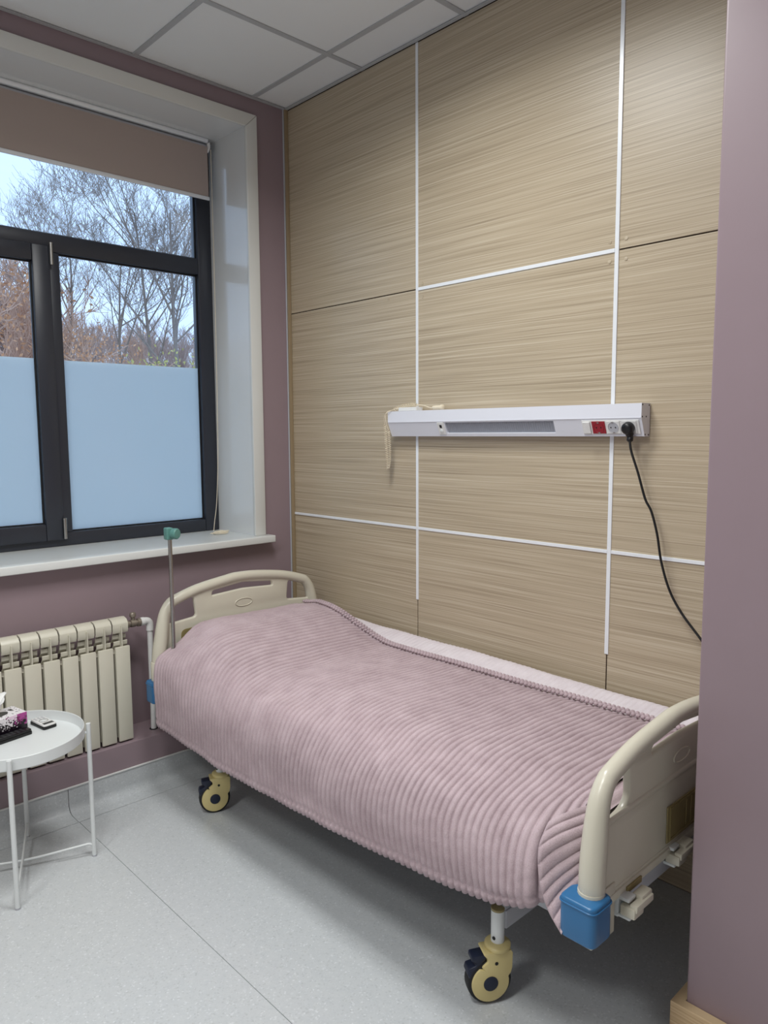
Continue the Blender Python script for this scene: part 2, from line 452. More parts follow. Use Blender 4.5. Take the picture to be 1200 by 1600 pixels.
# corner trims
struct(obj('trim_2', box(0.0, 0.012, -0.021, -0.001, 0.222, CEIL, bev=0.002), M_tan))
struct(obj('trim_3', box(0.0, 0.006, -0.029, -0.0215, 0.222, CEIL, bev=0.002), M_grey_metal))
# oak plinth round the projecting wall
b = prism([(XW - .028, YW - .028, 0), (5.0, YW - .028, 0), (5.0, YW - .0005, 0), (XW - .0005, YW - .0005, 0), (XW - .0005, -0.001, 0), (XW - .028, -0.001, 0)], (0, 0, 0.12), bev=0.0015)
struct(obj('baseboard_right', b, M_plinth))

# ceiling: slab, tiles, T-bars
ceiling = struct(obj('ceiling', box(-0.2, 5.2, -4.7, 0.1, CEIL + 0.03, 3.5), M_dark))
gx = [0.0] + [0.579 + 0.6 * k for k in range(8)]; gx = [x for x in gx if x < 4.99] + [5.0]
gy = [0.0] + [-0.2085 - 0.6 * k for k in range(8)]; gy = [y for y in gy if y > -4.49] + [-4.5]
LAMPS = []
for i in range(len(gx) - 1):
    for j in range(len(gy) - 1):
        cxm, cym = (gx[i] + gx[i + 1]) / 2, (gy[j] + gy[j + 1]) / 2
        if (i, j) in ((2, 2), (3, 4), (3, 6)):
            LAMPS.append((gx[i], gx[i + 1], gy[j + 1], gy[j])); continue
        if cxm > XW and cym > YW: continue
        obj('ceiling_tile', box(gx[i] + .003, gx[i + 1] - .003, gy[j + 1] + .003, gy[j] - .003, CEIL + .003, CEIL + .018), M_ceiling_tile, ceiling)
for x in gx[1:-1]:
    y1 = 0.0 if x < XW else YW
    obj('ceiling_bar', box(x - .012, x + .012, -4.5, y1 - .001, CEIL - .002, CEIL + .0028), M_tbar, ceiling)
for y in gy[1:-1]:
    for i in range(len(gx) - 1):
        if y > YW and gx[i + 1] > XW + .3: continue
        x1 = min(gx[i + 1], XW) if y > YW else gx[i + 1]
        obj('ceiling_bar', box(gx[i] + (.0125 if i else .001), x1 - .0125, y - .012, y + .012, CEIL - .0018, CEIL + .0028), M_tbar, ceiling)
obj('wall_angle', box(.001, XW, -.022, -.0042, CEIL - .003, CEIL - .0004), M_tbar, ceiling)
obj('wall_angle', box(.001, .022, -4.5, -.0225, CEIL - .003, CEIL - .0004), M_tbar, ceiling)
LAB = {0: 'square white light panel in the ceiling over the middle of the bed edge', 1: 'square white light panel in the ceiling out in the room, second from the panelled wall', 2: 'square white light panel in the ceiling at the rear of the room'}
for n, (x0, x1, y0, y1) in enumerate(LAMPS):
    t = thing('ceiling_light', LAB[n], 'ceiling light', ((x0 + x1) / 2, (y0 + y1) / 2, CEIL))
    f = box(x0 + .004, x1 - .004, y0 + .004, y0 + .02, CEIL + .003, CEIL + .03)
    box(x0 + .004, x1 - .004, y1 - .02, y1 - .004, CEIL + .003, CEIL + .03, bm=f)
    box(x0 + .004, x0 + .02, y0 + .02, y1 - .02, CEIL + .003, CEIL + .03, bm=f)
    box(x1 - .02, x1 - .004, y0 + .02, y1 - .02, CEIL + .003, CEIL + .03, bm=f)
    obj('lamp_frame', f, M_white_metal, t)
    la = bpy.data.lights.new('panel_light', 'AREA'); la.shape = 'SQUARE'; la.size = x1 - x0 - .05; la.energy = LAMP_WATTS; la.color = LAMP_COLOR; la.spread = LAMP_SPREAD
    lo = bpy.data.objects.new('panel_light', la); COL.objects.link(lo); lo.parent = t; lo.location = (0, 0, .004)
    obj('diffuser', box(x0 + .02, x1 - .02, y0 + .02, y1 - .02, CEIL + .006, CEIL + .012), M_lamp, t)

# ------------------------------------------------------------------ window
win = group_root('window_1', (0, WY1, 1.03))
XF = -0.34                       # room face of the frame
SILL = 1.028
def frame_bar(y0, y1, z0, z1, x1=XF, d=0.07, name='window_frame', bev=0.006, parent=None):
    return obj(name, box(x1 - d, x1, y0, y1, z0, z1, bev=bev, seg=2), M_anthracite, parent or win, smooth=40)
# outer frame
frame_bar(-0.330, WY1 - 0.002, SILL, 3.02)
frame_bar(WY0, WY0 + 0.08, SILL, 3.02)
frame_bar(WY0 + 0.08, -0.330, SILL, 1.092)
frame_bar(WY0 + 0.08, -0.330, 2.95, 3.02)
frame_bar(WY0 + 0.08, -0.330, 2.362, 2.443, name='transom')
frame_bar(-1.098, -1.034, 1.092, 2.362, name='mullion')
frame_bar(-1.88, -1.82, 1.092, 2.362, name='mullion')
# opening sash
SX = XF + 0.02
sash = obj('window_sash', box(SX - .06, SX, -1.16, -1.082, 1.06, 2.385, bev=.006), M_anthracite, win, smooth=40)
for (y0, y1, z0, z1) in ((-1.84, -1.762, 1.06, 2.385), (-1.762, -1.16, 1.06, 1.138), (-1.762, -1.16, 2.311, 2.385)):
    obj('sash_rail', box(SX - .06, SX, y0, y1, z0, z1, bev=.006), M_anthracite, sash, smooth=40)
for z in (1.11, 2.345):
    b = tube([(SX + .006, -1.079, z - .045), (SX + .006, -1.079, z + .045)], .0085, 12)
    lathe([(.0095, 0), (.0095, .006), (.004, .01), (.0005, .01)], (SX + .006, -1.079, z + .045), 12, bm=b)
    obj('hinge', b, M_steel, win, smooth=40)
# panes and film
def pane(y0, y1, z0, z1, x, film_top=None):
    b = box(x - .006, x, y0, y1, z0, z1)
    p = obj('glass_pane', b, M_glass, win)
    # black seal round the pane
    s = box(x + .0005, x + .008, y0, y0 + .006, z0, z1); box(x + .0005, x + .008, y1 - .006, y1, z0, z1, bm=s)
    box(x + .0005, x + .008, y0 + .006, y1 - .006, z0, z0 + .006, bm=s); box(x + .0005, x + .008, y0 + .006, y1 - .006, z1 - .006, z1, bm=s)
    obj('glazing_seal', s, M_seal, p)
    if film_top:
        obj('frosted_film', box(x + .0008, x + .0014, y0 + .006, y1 - .006, z0 + .006, film_top), M_film, p)
pane(-1.034, -0.330, 1.092, 2.362, XF - .03, 1.887)
pane(-1.762, -1.16, 1.138, 2.311, SX - .03, 1.887)
pane(WY0 + .08, -1.88, 1.092, 2.362, XF - .03, 1.887)
pane(WY0 + .08, -0.330, 2.443, 2.95, XF - .03)
# reveal linings, casing boards, sill
obj('reveal_panel', box(XF - .06, 0.012, WY1 - .001, WY1 + .0035, SILL, WZ1), M_reveal, win)
obj('reveal_panel', box(XF - .06, 0.012, WY0 - .0035, WY0 + .001, SILL, WZ1), M_reveal, win)
obj('reveal_panel', box(XF - .06, 0.012, WY0, WY1 - .001, WZ1 - .002, WZ1 + .006), M_reveal, win)
yo, yi, zo, zi = -0.193, -0.256, 3.076, 3.014
obj('casing_board', prism([(.0005, yi, SILL), (.0005, yo, SILL), (.0005, yo, zo), (.0005, yi, zi)], (.018, 0, 0), bev=.003), M_white_pvc, win, smooth=40)
yo2, yi2 = WY0 - .055, WY0 + .008
obj('casing_board', prism([(.0005, yi2, SILL), (.0005, yo2, SILL), (.0005, yo2, zo), (.0005, yi2, zi)], (.018, 0, 0), bev=.003), M_white_pvc, win, smooth=40)
obj('casing_board', prism([(.0005, yi - .0008, zi), (.0005, yo - .0008, zo), (.0005, yo2 + .0008, zo), (.0005, yi2 + .0008, zi)], (.018, 0, 0), bev=.003), M_white_pvc, win, smooth=40)
obj('window_sill', prism([(-.41, WY0 - .02, .993), (-.41, WY1 + .002, .993), (.0015, WY1 + .002, .993), (.0015, -.167, .993), (.066, -.167, .993), (.066, WY0 - .085, .993), (.0015, WY0 - .085, .993), (.0015, WY0 - .02, .993)], (0, 0, .035), bev=.004, seg=3), M_sill, win, smooth=40)

# roller blind
t = thing('roller_blind', 'taupe roller blind drawn a little way down the window', 'blind', (-0.2, -0.9, 2.98))
YB0, YB1 = -2.55, -0.298
b = prism([(-.315, YB0, 3.02), (-.258, YB0, 3.02), (-.255, YB0, 3.012), (-.262, YB0, 3.0), (-.315, YB0, 3.0)], (0, YB1 - YB0, 0), bev=.003)
obj('head_rail', b, M_alu, t, smooth=40)
obj('roller_tube', tube([(-.283, YB0 + .02, 2.978), (-.283, YB1 - .006, 2.978)], .0185, 20), M_grey_metal, t, smooth=50)
obj('blind_cloth', box(-.2655, -.2642, YB0 + .02, YB1 - .004, 2.738, 2.980), M_blind, t)
obj('bottom_bar', box(-.271, -.259, YB0 + .015, YB1, 2.720, 2.738, bev=.004), M_alu, t, smooth=40)
obj('end_bracket', prism([(-.312, YB1 - .001, 3.0), (-.252, YB1 - .001, 3.0), (-.252, YB1 - .001, 2.975), (-.268, YB1 - .001, 2.955), (-.300, YB1 - .001, 2.958)], (0, .008, 0), bev=.002), M_white_pl, t, smooth=40)
ch = cat([(-.262, -.284, 2.97), (-.262, -.284, 2.4), (-.264, -.285, 1.9), (-.268, -.290, 1.45), (-.275, -.300, 1.2), (-.262, -.325, 1.085), (-.24, -.345, 1.036)], 10)
b = tube(ch, .0017, 6)
loops = []
for i in range(90):
    a = i * 0.55; r = 0.022 + 0.022 * noise.noise(Vector((i * .17, 3.1, 0))) + .006 * math.sin(i * 1.3)
    loops.append((-.215 + .7 * r * math.cos(a) + .0006 * i, -.325 + 1.7 * r * math.sin(a) - .0003 * i, 1.0315 + .007 * abs(math.sin(i * .31))))
tube(loops, .0019, 5, bm=b)
obj('pull_cord', b, M_beige_cord, t, smooth=60, label='beige beaded pull cord coiled on the sill')

# ------------------------------------------------------------------ radiator
t = thing('radiator', 'cream sectional radiator on the pink wall below the window', 'radiator', (0.10, -1.4, 0.229))
def rad_section():
    b = box(.156, .170, -.0318, .0318, .230, .645, bev=.004)
    box(.085, .150, -.0315, .0315, .245, .615, bm=b)
    box(.095, .115, -.010, .010, .61, .72, bm=b)
    box(.085, .1665, -.0018, .0018, .64, .735, bm=b)
    prism([(.062, -.034, .742), (.085, -.034, .757), (.118, -.034, .7635), (.143, -.034, .757), (.156, -.034, .742), (.156, -.034, .715), (.149, -.034, .700), (.146, -.034, .702), (.150, -.034, .716), (.150, -.034, .738), (.138, -.034, .748), (.118, -.034, .754), (.088, -.034, .748), (.066, -.034, .734)], (0, .068, 0), bev=.0012, seg=1, bm=b)
    for z, x in ((.688, .133), (.662, .145)):
        for s in (-1, 1):
            y0, y1 = (.0026, .030) if s > 0 else (-.030, -.0026)
            prism([(x - .022, y0, z - .030), (x - .004, y0, z - .012), (x, y0, z + .004), (x + .003, y0, z + .002), (x + .001, y0, z - .014), (x - .018, y0, z - .034)], (0, y1 - y0, 0), bm=b)
    for z in (.722, .268):
        lathe([(.019, 0), (.019, .0732)], (.108, -.0366, z), 12, Vector((0, 1, 0)), bm=b)
    return b
NS = 14
first = obj('radiator_section', rad_section(), M_rad, t, smooth=35)
first.location = Vector((0, 0, 0)); 
for k in range(NS):
    o = first if k == 0 else first.copy()
    if k: COL.objects.link(o)
    o.location = Vector((0, -1.0415 - .0733 * k, 0))
    o.parent = t
for y in (-1.2, -1.75):
    obj('wall_bracket', box(.0005, .0725, y - .006, y + .006, .69, .715), M_white_metal, t)
b = lathe([(.021, 0), (.021, .004), (.0215, .006)], (.108, -1.0055, .722), 16, Vector((0, 1, 0)))
obj('end_cap', b, M_black, t, smooth=40)
# valve and rising pipe
p = thing('heating_pipe', 'white plastic heating pipe rising from the pink ledge to the radiator', 'pipe', (.110, -.888, .222))
VX, VZ = .110, .722
b = lathe([(.010, 0), (.017, .001), (.017, .012), (.011, .014), (.011, .02), (.0165, .022), (.0165, .044), (.012, .046), (.012, .052), (.018, .053), (.018, .066), (.012, .068)], (VX, -.9985, VZ), 14, Vector((0, 1, 0)))
lathe([(.009, 0), (.009, .016), (.014, .018), (.014, .030), (.0105, .036), (.004, .038)], (VX, -.965, VZ + .012), 12, bm=b)
v = obj('valve', b, M_bronze, p, smooth=40)
obj('elbow', tube(cat([(VX, -.931, VZ), (VX, -.905, VZ), (VX, -.893, VZ - .006), (VX, -.888, VZ - .02), (VX, -.888, VZ - .045)], 5), .0165, 16, bm=lathe([(.019, 0), (.019, .016)], (VX, -.931, VZ), 16, Vector((0, 1, 0)))), M_white_pl, p, smooth=50)
obj('pipe', tube(cat([(VX, -.888, VZ - .04), (VX, -.888, .5), (VX + .001, -.887, .35), (VX, -.888, .221)], 5), .0125, 14), M_white_pl, p, smooth=50)
obj('floor_collar', lathe([(.019, 0), (.019, .0012), (.014, .0025)], (VX, -.888, .2222), 18), M_seal, p, smooth=40)

# ------------------------------------------------------------------ outside
def heightland(x):
    return 0.2 if x > -14 else 0.2 + 0.185 * (-14 - x) if x > -60 else 8.7 + 0.03 * (-60 - x)
b = bmesh.new(); nx, ny = 60, 50; V = []
for i in range(nx):
    for j in range(ny):
        x = -0.42 - 130 * (i / (nx - 1)) ** 1.5; y = -45 + 130 * j / (ny - 1)
        z = heightland(x) - .3 + (1.5 * noise.noise(Vector((x * .06, y * .06, 0))) if x < -10 else 0) + (.03 * (12 - y) if x < -50 else 0) * 1.0
        V.append(b.verts.new((x, y, z if x < -2 else -0.3)))
for i in range(nx - 1):
    for j in range(ny - 1):
        b.faces.new((V[i * ny + j], V[i * ny + j + 1], V[(i + 1) * ny + j + 1], V[(i + 1) * ny + j]))
ground = obj('ground', b, M_hill, smooth=180); ground['kind'] = 'structure'
bouncer = obj('bounce_slab', box(-13.5, -0.42, -40, 80, -.6, -.24), M_bounce); bouncer['kind'] = 'structure'  # unseen pale slab added to bounce daylight up onto the frosted panes

def grow(seed, height, r0, lean, spread, depth=4, density=1.0, twig=.0065, fork=.30):
    rnd = random.Random(seed); b = bmesh.new(); tips = []
    def limb(p, d, L, r, lev):
        n = 5 if lev == 0 else 4
        pts = [p.copy()]; dirs = []
        for i in range(n):
            w = .13 if lev == 0 else .22
            d = (d + Vector((rnd.uniform(-w, w), rnd.uniform(-w, w), rnd.uniform(-w * .5, w) + (.06 if lev else .03)))).normalized()
            p = p + d * (L / n); pts.append(p.copy()); dirs.append(d.copy())
        rr = [max(twig * .55, r * (1 - .75 * i / n)) for i in range(n + 1)]
        tube(pts, rr, 5 if lev < 2 else 3, bm=b, cap=False)
        if lev >= depth: tips.append(p.copy()); return
        cnt = int((9 if lev == 0 else 6 if lev == 1 else 5) * density)
        for c in range(cnt):
            f = rnd.uniform(fork, 1.0) if lev == 0 else rnd.uniform(.2, 1.0)
            k = min(n - 1, int(f * n)); q = pts[k].lerp(pts[k + 1], f * n - k)
            a = Vector((rnd.gauss(0, 1), rnd.gauss(0, 1), rnd.gauss(.15, .5))).normalized()
            nd = (dirs[k] * (1 - spread) + a * spread).normalized()
            if nd.z < -.15: nd.z *= -.3; nd.normalize()
            limb(q, nd, L * (rnd.uniform(.42, .66) if lev == 0 else rnd.uniform(.45, .7)) * (1.15 - .4 * f), max(twig, rr[k] * rnd.uniform(.45, .65)), lev + 1)
    limb(Vector((0, 0, 0)), Vector((lean[0], lean[1], 1)).normalized(), height * .72, r0, 0)
    return b, tips

def tree_mesh(name, mat, **kw):
    b, tips = grow(**kw)
    me = bpy.data.meshes.new(name); b.to_mesh(me); b.free(); me.materials.append(mat)
    return me, tips
def place(me, name, loc, rz, s, label, cat_, group=None):
    o = bpy.data.objects.new(name, me); COL.objects.link(o); o.location = loc; o.rotation_euler = (0, 0, rz); o.scale = (s, s, s)
    return tag(o, label, cat_, group)
def gz(x, y): return heightland(x) - .6 + (1.5 * noise.noise(Vector((x * .06, y * .06, 0))) if x < -10 else 0) + (.03 * (12 - y) if x < -50 else 0)

big1, _ = tree_mesh('bare_tree', M_bark, seed=11, height=10.5, r0=.085, lean=(.0, .0), spread=.52, depth=4, twig=.0065)
big2, _ = tree_mesh('bare_tree', M_bark, seed=23, height=10.5, r0=.10, lean=(.02, .05), spread=.50, depth=4, twig=.0065)
big3, _ = tree_mesh('bare_tree', M_bark, seed=37, height=9.0, r0=.07, lean=(.0, -.12), spread=.55, depth=4, twig=.0065)
place(big1, 'bare_tree', (-20, 9.15, gz(-20, 9.15)), 0.4, 1.0, 'tall bare tree left of the forked one, seen through the right pane', 'tree')
place(big2, 'bare_tree', (-18, 9.25, gz(-18, 9.25)), 1.9, 1.0, 'tall bare grey tree nearest the right edge of the right pane', 'tree')
place(big3, 'bare_tree', (-21, 8.3, gz(-21, 8.3)), 3.3, 1.0, 'leaning bare tree in the middle of the right pane', 'tree')
place(big3, 'bare_tree', (-24, 8.0, gz(-24, 8.0)), 0.9, 1.02, 'bare tree behind the centre window post', 'tree')
place(big1, 'bare_tree', (-44, 14.6, gz(-44, 14.6)), 2.2, .95, 'distant bare tree rising above the centre of the transom', 'tree')
med = []
for i, (mat, sd, tw) in enumerate(((M_bark2, 51, .018), (M_bark2, 52, .018), (M_bark3, 53, .018), (M_bark2, 54, .02))):
    me, tips = tree_mesh('thicket_tree', mat, seed=sd, height=5.2 + .5 * i, r0=.07, lean=(0, 0), spread=.42, depth=3, density=1.25, twig=tw, fork=.1)
    med.append(me)
rnd = random.Random(5)
for k in range(95):
    x = -23 - 35 * rnd.random() ** .9; ang = rnd.uniform(.20, .66)
    y = -2.37 + (3.2 - x) * ang
    s = rnd.uniform(.65, 1.0) * (1.0 if ang < .36 else .62)
    redd = rnd.random() < (.65 if ang < .36 else .2)
    place(med[2] if redd else med[rnd.choice((0, 1, 3))], 'thicket_tree', (x, y, gz(x, y)), rnd.uniform(0, 6.3), s,
          'slender bare russet tree in the thicket on the hillside' if redd else 'slender bare brown tree in the thicket on the hillside', 'tree',
          'russet trees of the thicket outside' if redd else 'brown trees of the thicket outside')
def shrub(seed, h, leafmat, nleaf, size):
    b, tips = grow(seed=seed, height=h, r0=.03, lean=(0, 0), spread=.6, depth=2, density=1.3, twig=.012, fork=.02)
    r = random.Random(seed); lf = bmesh.new()
    for _ in range(nleaf):
        q = r.choice(tips) + Vector((r.gauss(0, .22), r.gauss(0, .22), r.gauss(0, .2)))
        u = Vector((r.gauss(0, 1), r.gauss(0, 1), r.gauss(0, 1))).normalized(); w = u.orthogonal().normalized()
        lf.faces.new([lf.verts.new(q + u * size * a + w * size * c) for a, c in ((-1, 0), (0, -.5), (1, 0), (0, .5))])
    a = bpy.data.meshes.new('stems'); b.to_mesh(a); b.free(); a.materials.append(M_bark3)
    c = bpy.data.meshes.new('foliage'); lf.to_mesh(c); lf.free(); c.materials.append(leafmat)
    return a, c
sh = [shrub(71, 2.6, M_leaf_o, 420, .045), shrub(72, 2.4, M_leaf_o, 380, .045), shrub(73, 2.6, M_leaf_y, 420, .045)]
for k, (px, x, which, s, lab) in enumerate(((.412, -19.5, 0, .95, 'orange leaved shrub at the foot of the bare trees'), (.44, -19, 1, .8, 'smaller orange leaved shrub right of the larger one'), (.545, -17, 2, 1.05, 'yellow green shrub at the right edge of the right pane'),
                                     (.285, -21, 0, 1.25, 'rust orange shrub outside the left sash'), (.30, -24, 1, 1.6, 'tall rust orange shrub behind the one outside the left sash'), (.37, -20, 2, .7, 'low yellowing shrub beside the centre post'))):
    y = -2.37 + (3.2 - x) * px
    s *= 1.35
    e = thing('shrub', lab, 'shrub', (x, y, gz(x, y) + .2)); e.rotation_euler = (0, 0, k * 1.3); e.scale = (s, s, s)
    for nm, me in (('stems', sh[which][0]), ('foliage', sh[which][1])):
        o = bpy.data.objects.new(nm, me); COL.objects.link(o); o.parent = e
        if nm == 'foliage': o['kind'] = 'stuff'

# ------------------------------------------------------------------ bed
YC = -0.515
bed = thing('hospital_bed', 'cream and blue wheeled hospital bed under a pink ribbed blanket', 'bed', (1.33, YC, 0))
OUT = [(.450, .075), (.449, .12), (.447, .17), (.441, .23), (.432, .285), (.423, .34), (.413, .385), (.400, .412), (.385, .430), (.362, .443), (.255, .475), (.105, .497), (0, .502)]
def curve_plate(outl, holes, ext, bev):
    """flat plate with holes and rounded edges, from a filled 2D curve"""
    cu = bpy.data.curves.new('plate', 'CURVE'); cu.dimensions = '2D'; cu.fill_mode = 'BOTH'; cu.extrude = ext; cu.bevel_depth = bev; cu.bevel_resolution = 2
    for pts in [outl] + holes:
        s = cu.splines.new('POLY'); s.points.add(len(pts) - 1); s.use_cyclic_u = True
        for q, (a, c) in zip(s.points, pts): q.co = (a, c, 0, 1)
    o = bpy.data.objects.new('plate', cu); COL.objects.link(o)
    dg = bpy.context.evaluated_depsgraph_get(); dg.update()
    me = bpy.data.meshes.new_from_object(o.evaluated_get(dg))
    b = bmesh.new(); b.from_mesh(me)
    bpy.data.objects.remove(o); bpy.data.curves.remove(cu); bpy.data.meshes.remove(me)
    bmesh.ops.remove_doubles(b, verts=b.verts, dist=.0002)
    return b
def rounded(poly, r, n=5):
    out = []; k = len(poly)
    for i in range(k):
        p, a, c = Vector(poly[i]), Vector(poly[i - 1]), Vector(poly[(i + 1) % k])
        u, v = (a - p), (c - p); rr = min(r, u.length * .45, v.length * .45)
        A, B = p + u.normalized() * rr, p + v.normalized() * rr
        for j in range(n + 1):
            t = j / n; out.append(tuple(A.lerp(p, t).lerp(p.lerp(B, t), t)))
    return out
SL = rounded([(-.386, .316), (-.380, .385), (-.348, .416), (-.247, .436), (-.235, .33)], .024)
SLm = [(-a, c) for a, c in reversed(SL)]
SF = rounded([(-.386, .285), (-.380, .37), (-.350, .405), (-.266, .425), (-.260, .335), (-.285, .308)], .018)
SFm = [(-a, c) for a, c in reversed(SF)]
SM = rounded([(-.172, .409), (-.165, .444), (0, .462), (.165, .444), (.172, .409), (0, .419)], .018)
def board(name, label, xb, z0, k, face):
    """face = +1: outer side towards +x (foot end), -1: towards -x (head end)"""
    e = obj(name, bmesh.new(), None)          # replaced below: mesh carries the plate itself
    bpy.data.objects.remove(e)
    half = [(a, c) for a, c in OUT]
    outl = [(a - .012, c - .012) for a, c in half] + [(-(a - .012), c - .012) for a, c in reversed(half[:-1])]
    low = .012 if face < 0 else .085
    outl = [(a, max(c, low)) for a, c in outl]
    b = curve_plate(outl, [SL, SLm, SM] if face < 0 else [SF, SFm, SM], .003, .0075)
    T = lambda s, z, d=0.0: Vector((xb + d, YC + s, z0 + z * k))
    for v in b.verts:
        s, z, d = v.co; v.co = T(s, z, d)
    body = obj(name, b, M_cream, bed, smooth=40, label=label)
    ins = lambda a, c: a - .024 - (.013 * sm(.40, .08, c) if face > 0 else 0)
    full = cat([T(ins(a, c), c - .020) for a, c in half] + [T(-ins(a, c), c - .020) for a, c in reversed(half[:-1])], 4)
    rad = []
    for q in full:
        h = (q.z - z0) / k; rad.append(.0305 - .0085 * sm(.22, .47, h))
    obj('handle_frame', tube(full, rad, 16), M_cream, body, smooth=60)
    if face < 0:
        ring = [T(a, c, .004) for a, c in [(-.31 + .62 * i / 20, .298 + .012 * (1 - abs(i - 10) / 10)) for i in range(21)]]
    for s in (1, -1):
        pass
    # ridge under the hand holes
    rg = [T(-.40 + .8 * i / 24, .305 + .006 * (1 - ((i - 12) / 12) ** 2), .010 * face) for i in range(25)]
    obj('ridge', tube(rg, .009, 8, squash=(Vector((1, 0, 0)), .5)), M_cream, body, smooth=60)
    xi = xb - face * .0105
    rp = rounded([(-.32, .11), (-.32, .290), (0, .300), (.32, .290), (.32, .11)], .025)
    if face < 0:
        obj('recessed_panel', prism([T(a, c, .0100) for a, c in rp], (.0025, 0, 0)), M_cream_d, body, label='dull olive inset panel')
    # embossed oval
    for d in ((.0112,) if face < 0 else (.0112, )):
        ov = [T(.045 * math.cos(t), .362 + .018 * math.sin(t), (d if face > 0 else .0112)) for t in [i * 2 * PI / 28 for i in range(28)]]
        obj('embossed_oval', tube(ov, .0022, 6, closed=True), M_cream, body, smooth=60)
    return body
head = board('headboard', 'cream plastic headboard with three hand holes', 0.285, 0.413, 1.0, -1)
foot = board('footboard', 'cream plastic footboard with hand holes and a label holder', 2.358, 0.374, 0.92, 1)
# lower outer skirt of the footboard
b = box(2.352, 2.372, YC - .43, YC - .33, .375, .50, bev=.003)
box(2.352, 2.372, YC + .33, YC + .43, .375, .50, bev=.003, bm=b)
box(2.350, 2.374, YC - .425, YC + .425, .452, .474, bev=.004, bm=b)
box(2.350, 2.370, YC - .41, YC + .41, .470, .482, bev=.003, bm=b)
obj('lower_skirt', b, M_cream, foot, smooth=40)
b = box(2.3690, 2.3725, YC - .075, YC + .20, .489, .588, bev=.001, seg=1)
obj('label_plate', b, M_cream_d, foot, label='olive plastic label holder')
b = box(2.3725, 2.3745, YC - .062, YC + .185, .495, .500)
box(2.3725, 2.3745, YC - .062, YC + .185, .577, .582, bm=b); box(2.3725, 2.3745, YC - .062, YC - .057, .50, .577, bm=b)
for i in range(5): box(2.3725, 2.3742, YC + .03 + .028 * i, YC + .033 + .028 * i, .50, .577, bm=b)
obj('label_frame', b, M_cream_d, foot)
obj('lower_tab', box(2.374, 2.379, -.80, -.73, .452, .468, bev=.001, seg=1), M_cream_d, foot)
# blue corner bumpers
def bumper(x0, x1, y0, y1, z0, z1, r=.028):
    p2 = rounded([(x0, y0), (x1, y0), (x1, y1), (x0, y1)], r, 6)
    b = prism([(a, c, z0) for a, c in p2], (0, 0, z1 - z0), bev=0.006, seg=3)
    return b
for (x0, x1, z0, sgn, par) in ((.250, .325, .413, -1, head), (2.308, 2.400, .408, 1, foot)):
    for (y0, y1) in ((YC - .472, YC - .388), (YC + .388, YC + .455)):
        bb = obj('corner_bumper', bumper(x0, x1, y0, y1, z0, z0 + (.092 if sgn < 0 else .096), .020), M_blue, bed, smooth=50, label='blue plastic corner bumper')
        # raised rim near the top edge
        rp = rounded([(x0 - .001, y0 - .001), (x1 + .001, y0 - .001), (x1 + .001, y1 + .001), (x0 - .001, y1 + .001)], .020, 5)
        obj('bumper_rim', tube([(a, c, z0 + (.080 if sgn < 0 else .084)) for a, c in rp], .0022, 6, closed=True), M_blue, bb, smooth=60)
    for s in (-1, 1):
        yy = YC + s * (.424 if sgn < 0 else .414)
        obj('post_collar', lathe([(.0305, 0), (.0325, .002), (.0325, .080), (.0305, .084)], (.285, yy, .500), 20) if sgn < 0 else lathe([(.0305, 0), (.0312, .002), (.0312, .026), (.0305, .029)], (2.358, yy, .482), 18), M_cream, bed, smooth=40)
# frame: side rails, cross tubes, deck
for y in (YC - .36, YC + .36):
    obj('side_rail', box(.30, 2.345, y - .02, y + .02, .375, .435, bev=.004), M_grey_metal, bed, smooth=40)
for x in (.33, 2.33):
    obj('end_rail', box(x - .02, x + .028 if x > 1 else x + .02, YC - .385, YC + .385, .395 if x > 1 else .375, .448, bev=.004), M_grey_metal, bed, smooth=40)
b = box(.34, 2.30, YC - .40, YC + .40, .437, .447)
obj('mattress_deck', b, M_grey_metal, bed)
CX = {0: .592, 1: 2.022}; CY = {0: -.836, 1: -.158}
for i in (0, 1):
    obj('cross_tube', box(CX[i] - .022, CX[i] + .022, CY[0] + .010, CY[1] - .010, 0.203, .256, bev=.004), M_grey_metal, bed, smooth=40)
    for y in (YC - .30, YC + .30):
        obj('leg_plate', box(CX[i] - .018, CX[i] + .018, y - .012, y + .012, .256, .437, bev=.002), M_grey_metal, bed)
for y in (YC - .22, YC + .22):
    obj('base_rail', box(CX[0] + .022, CX[1] - .022, y - .018, y + .018, .222, .258, bev=.003), M_grey_metal, bed)
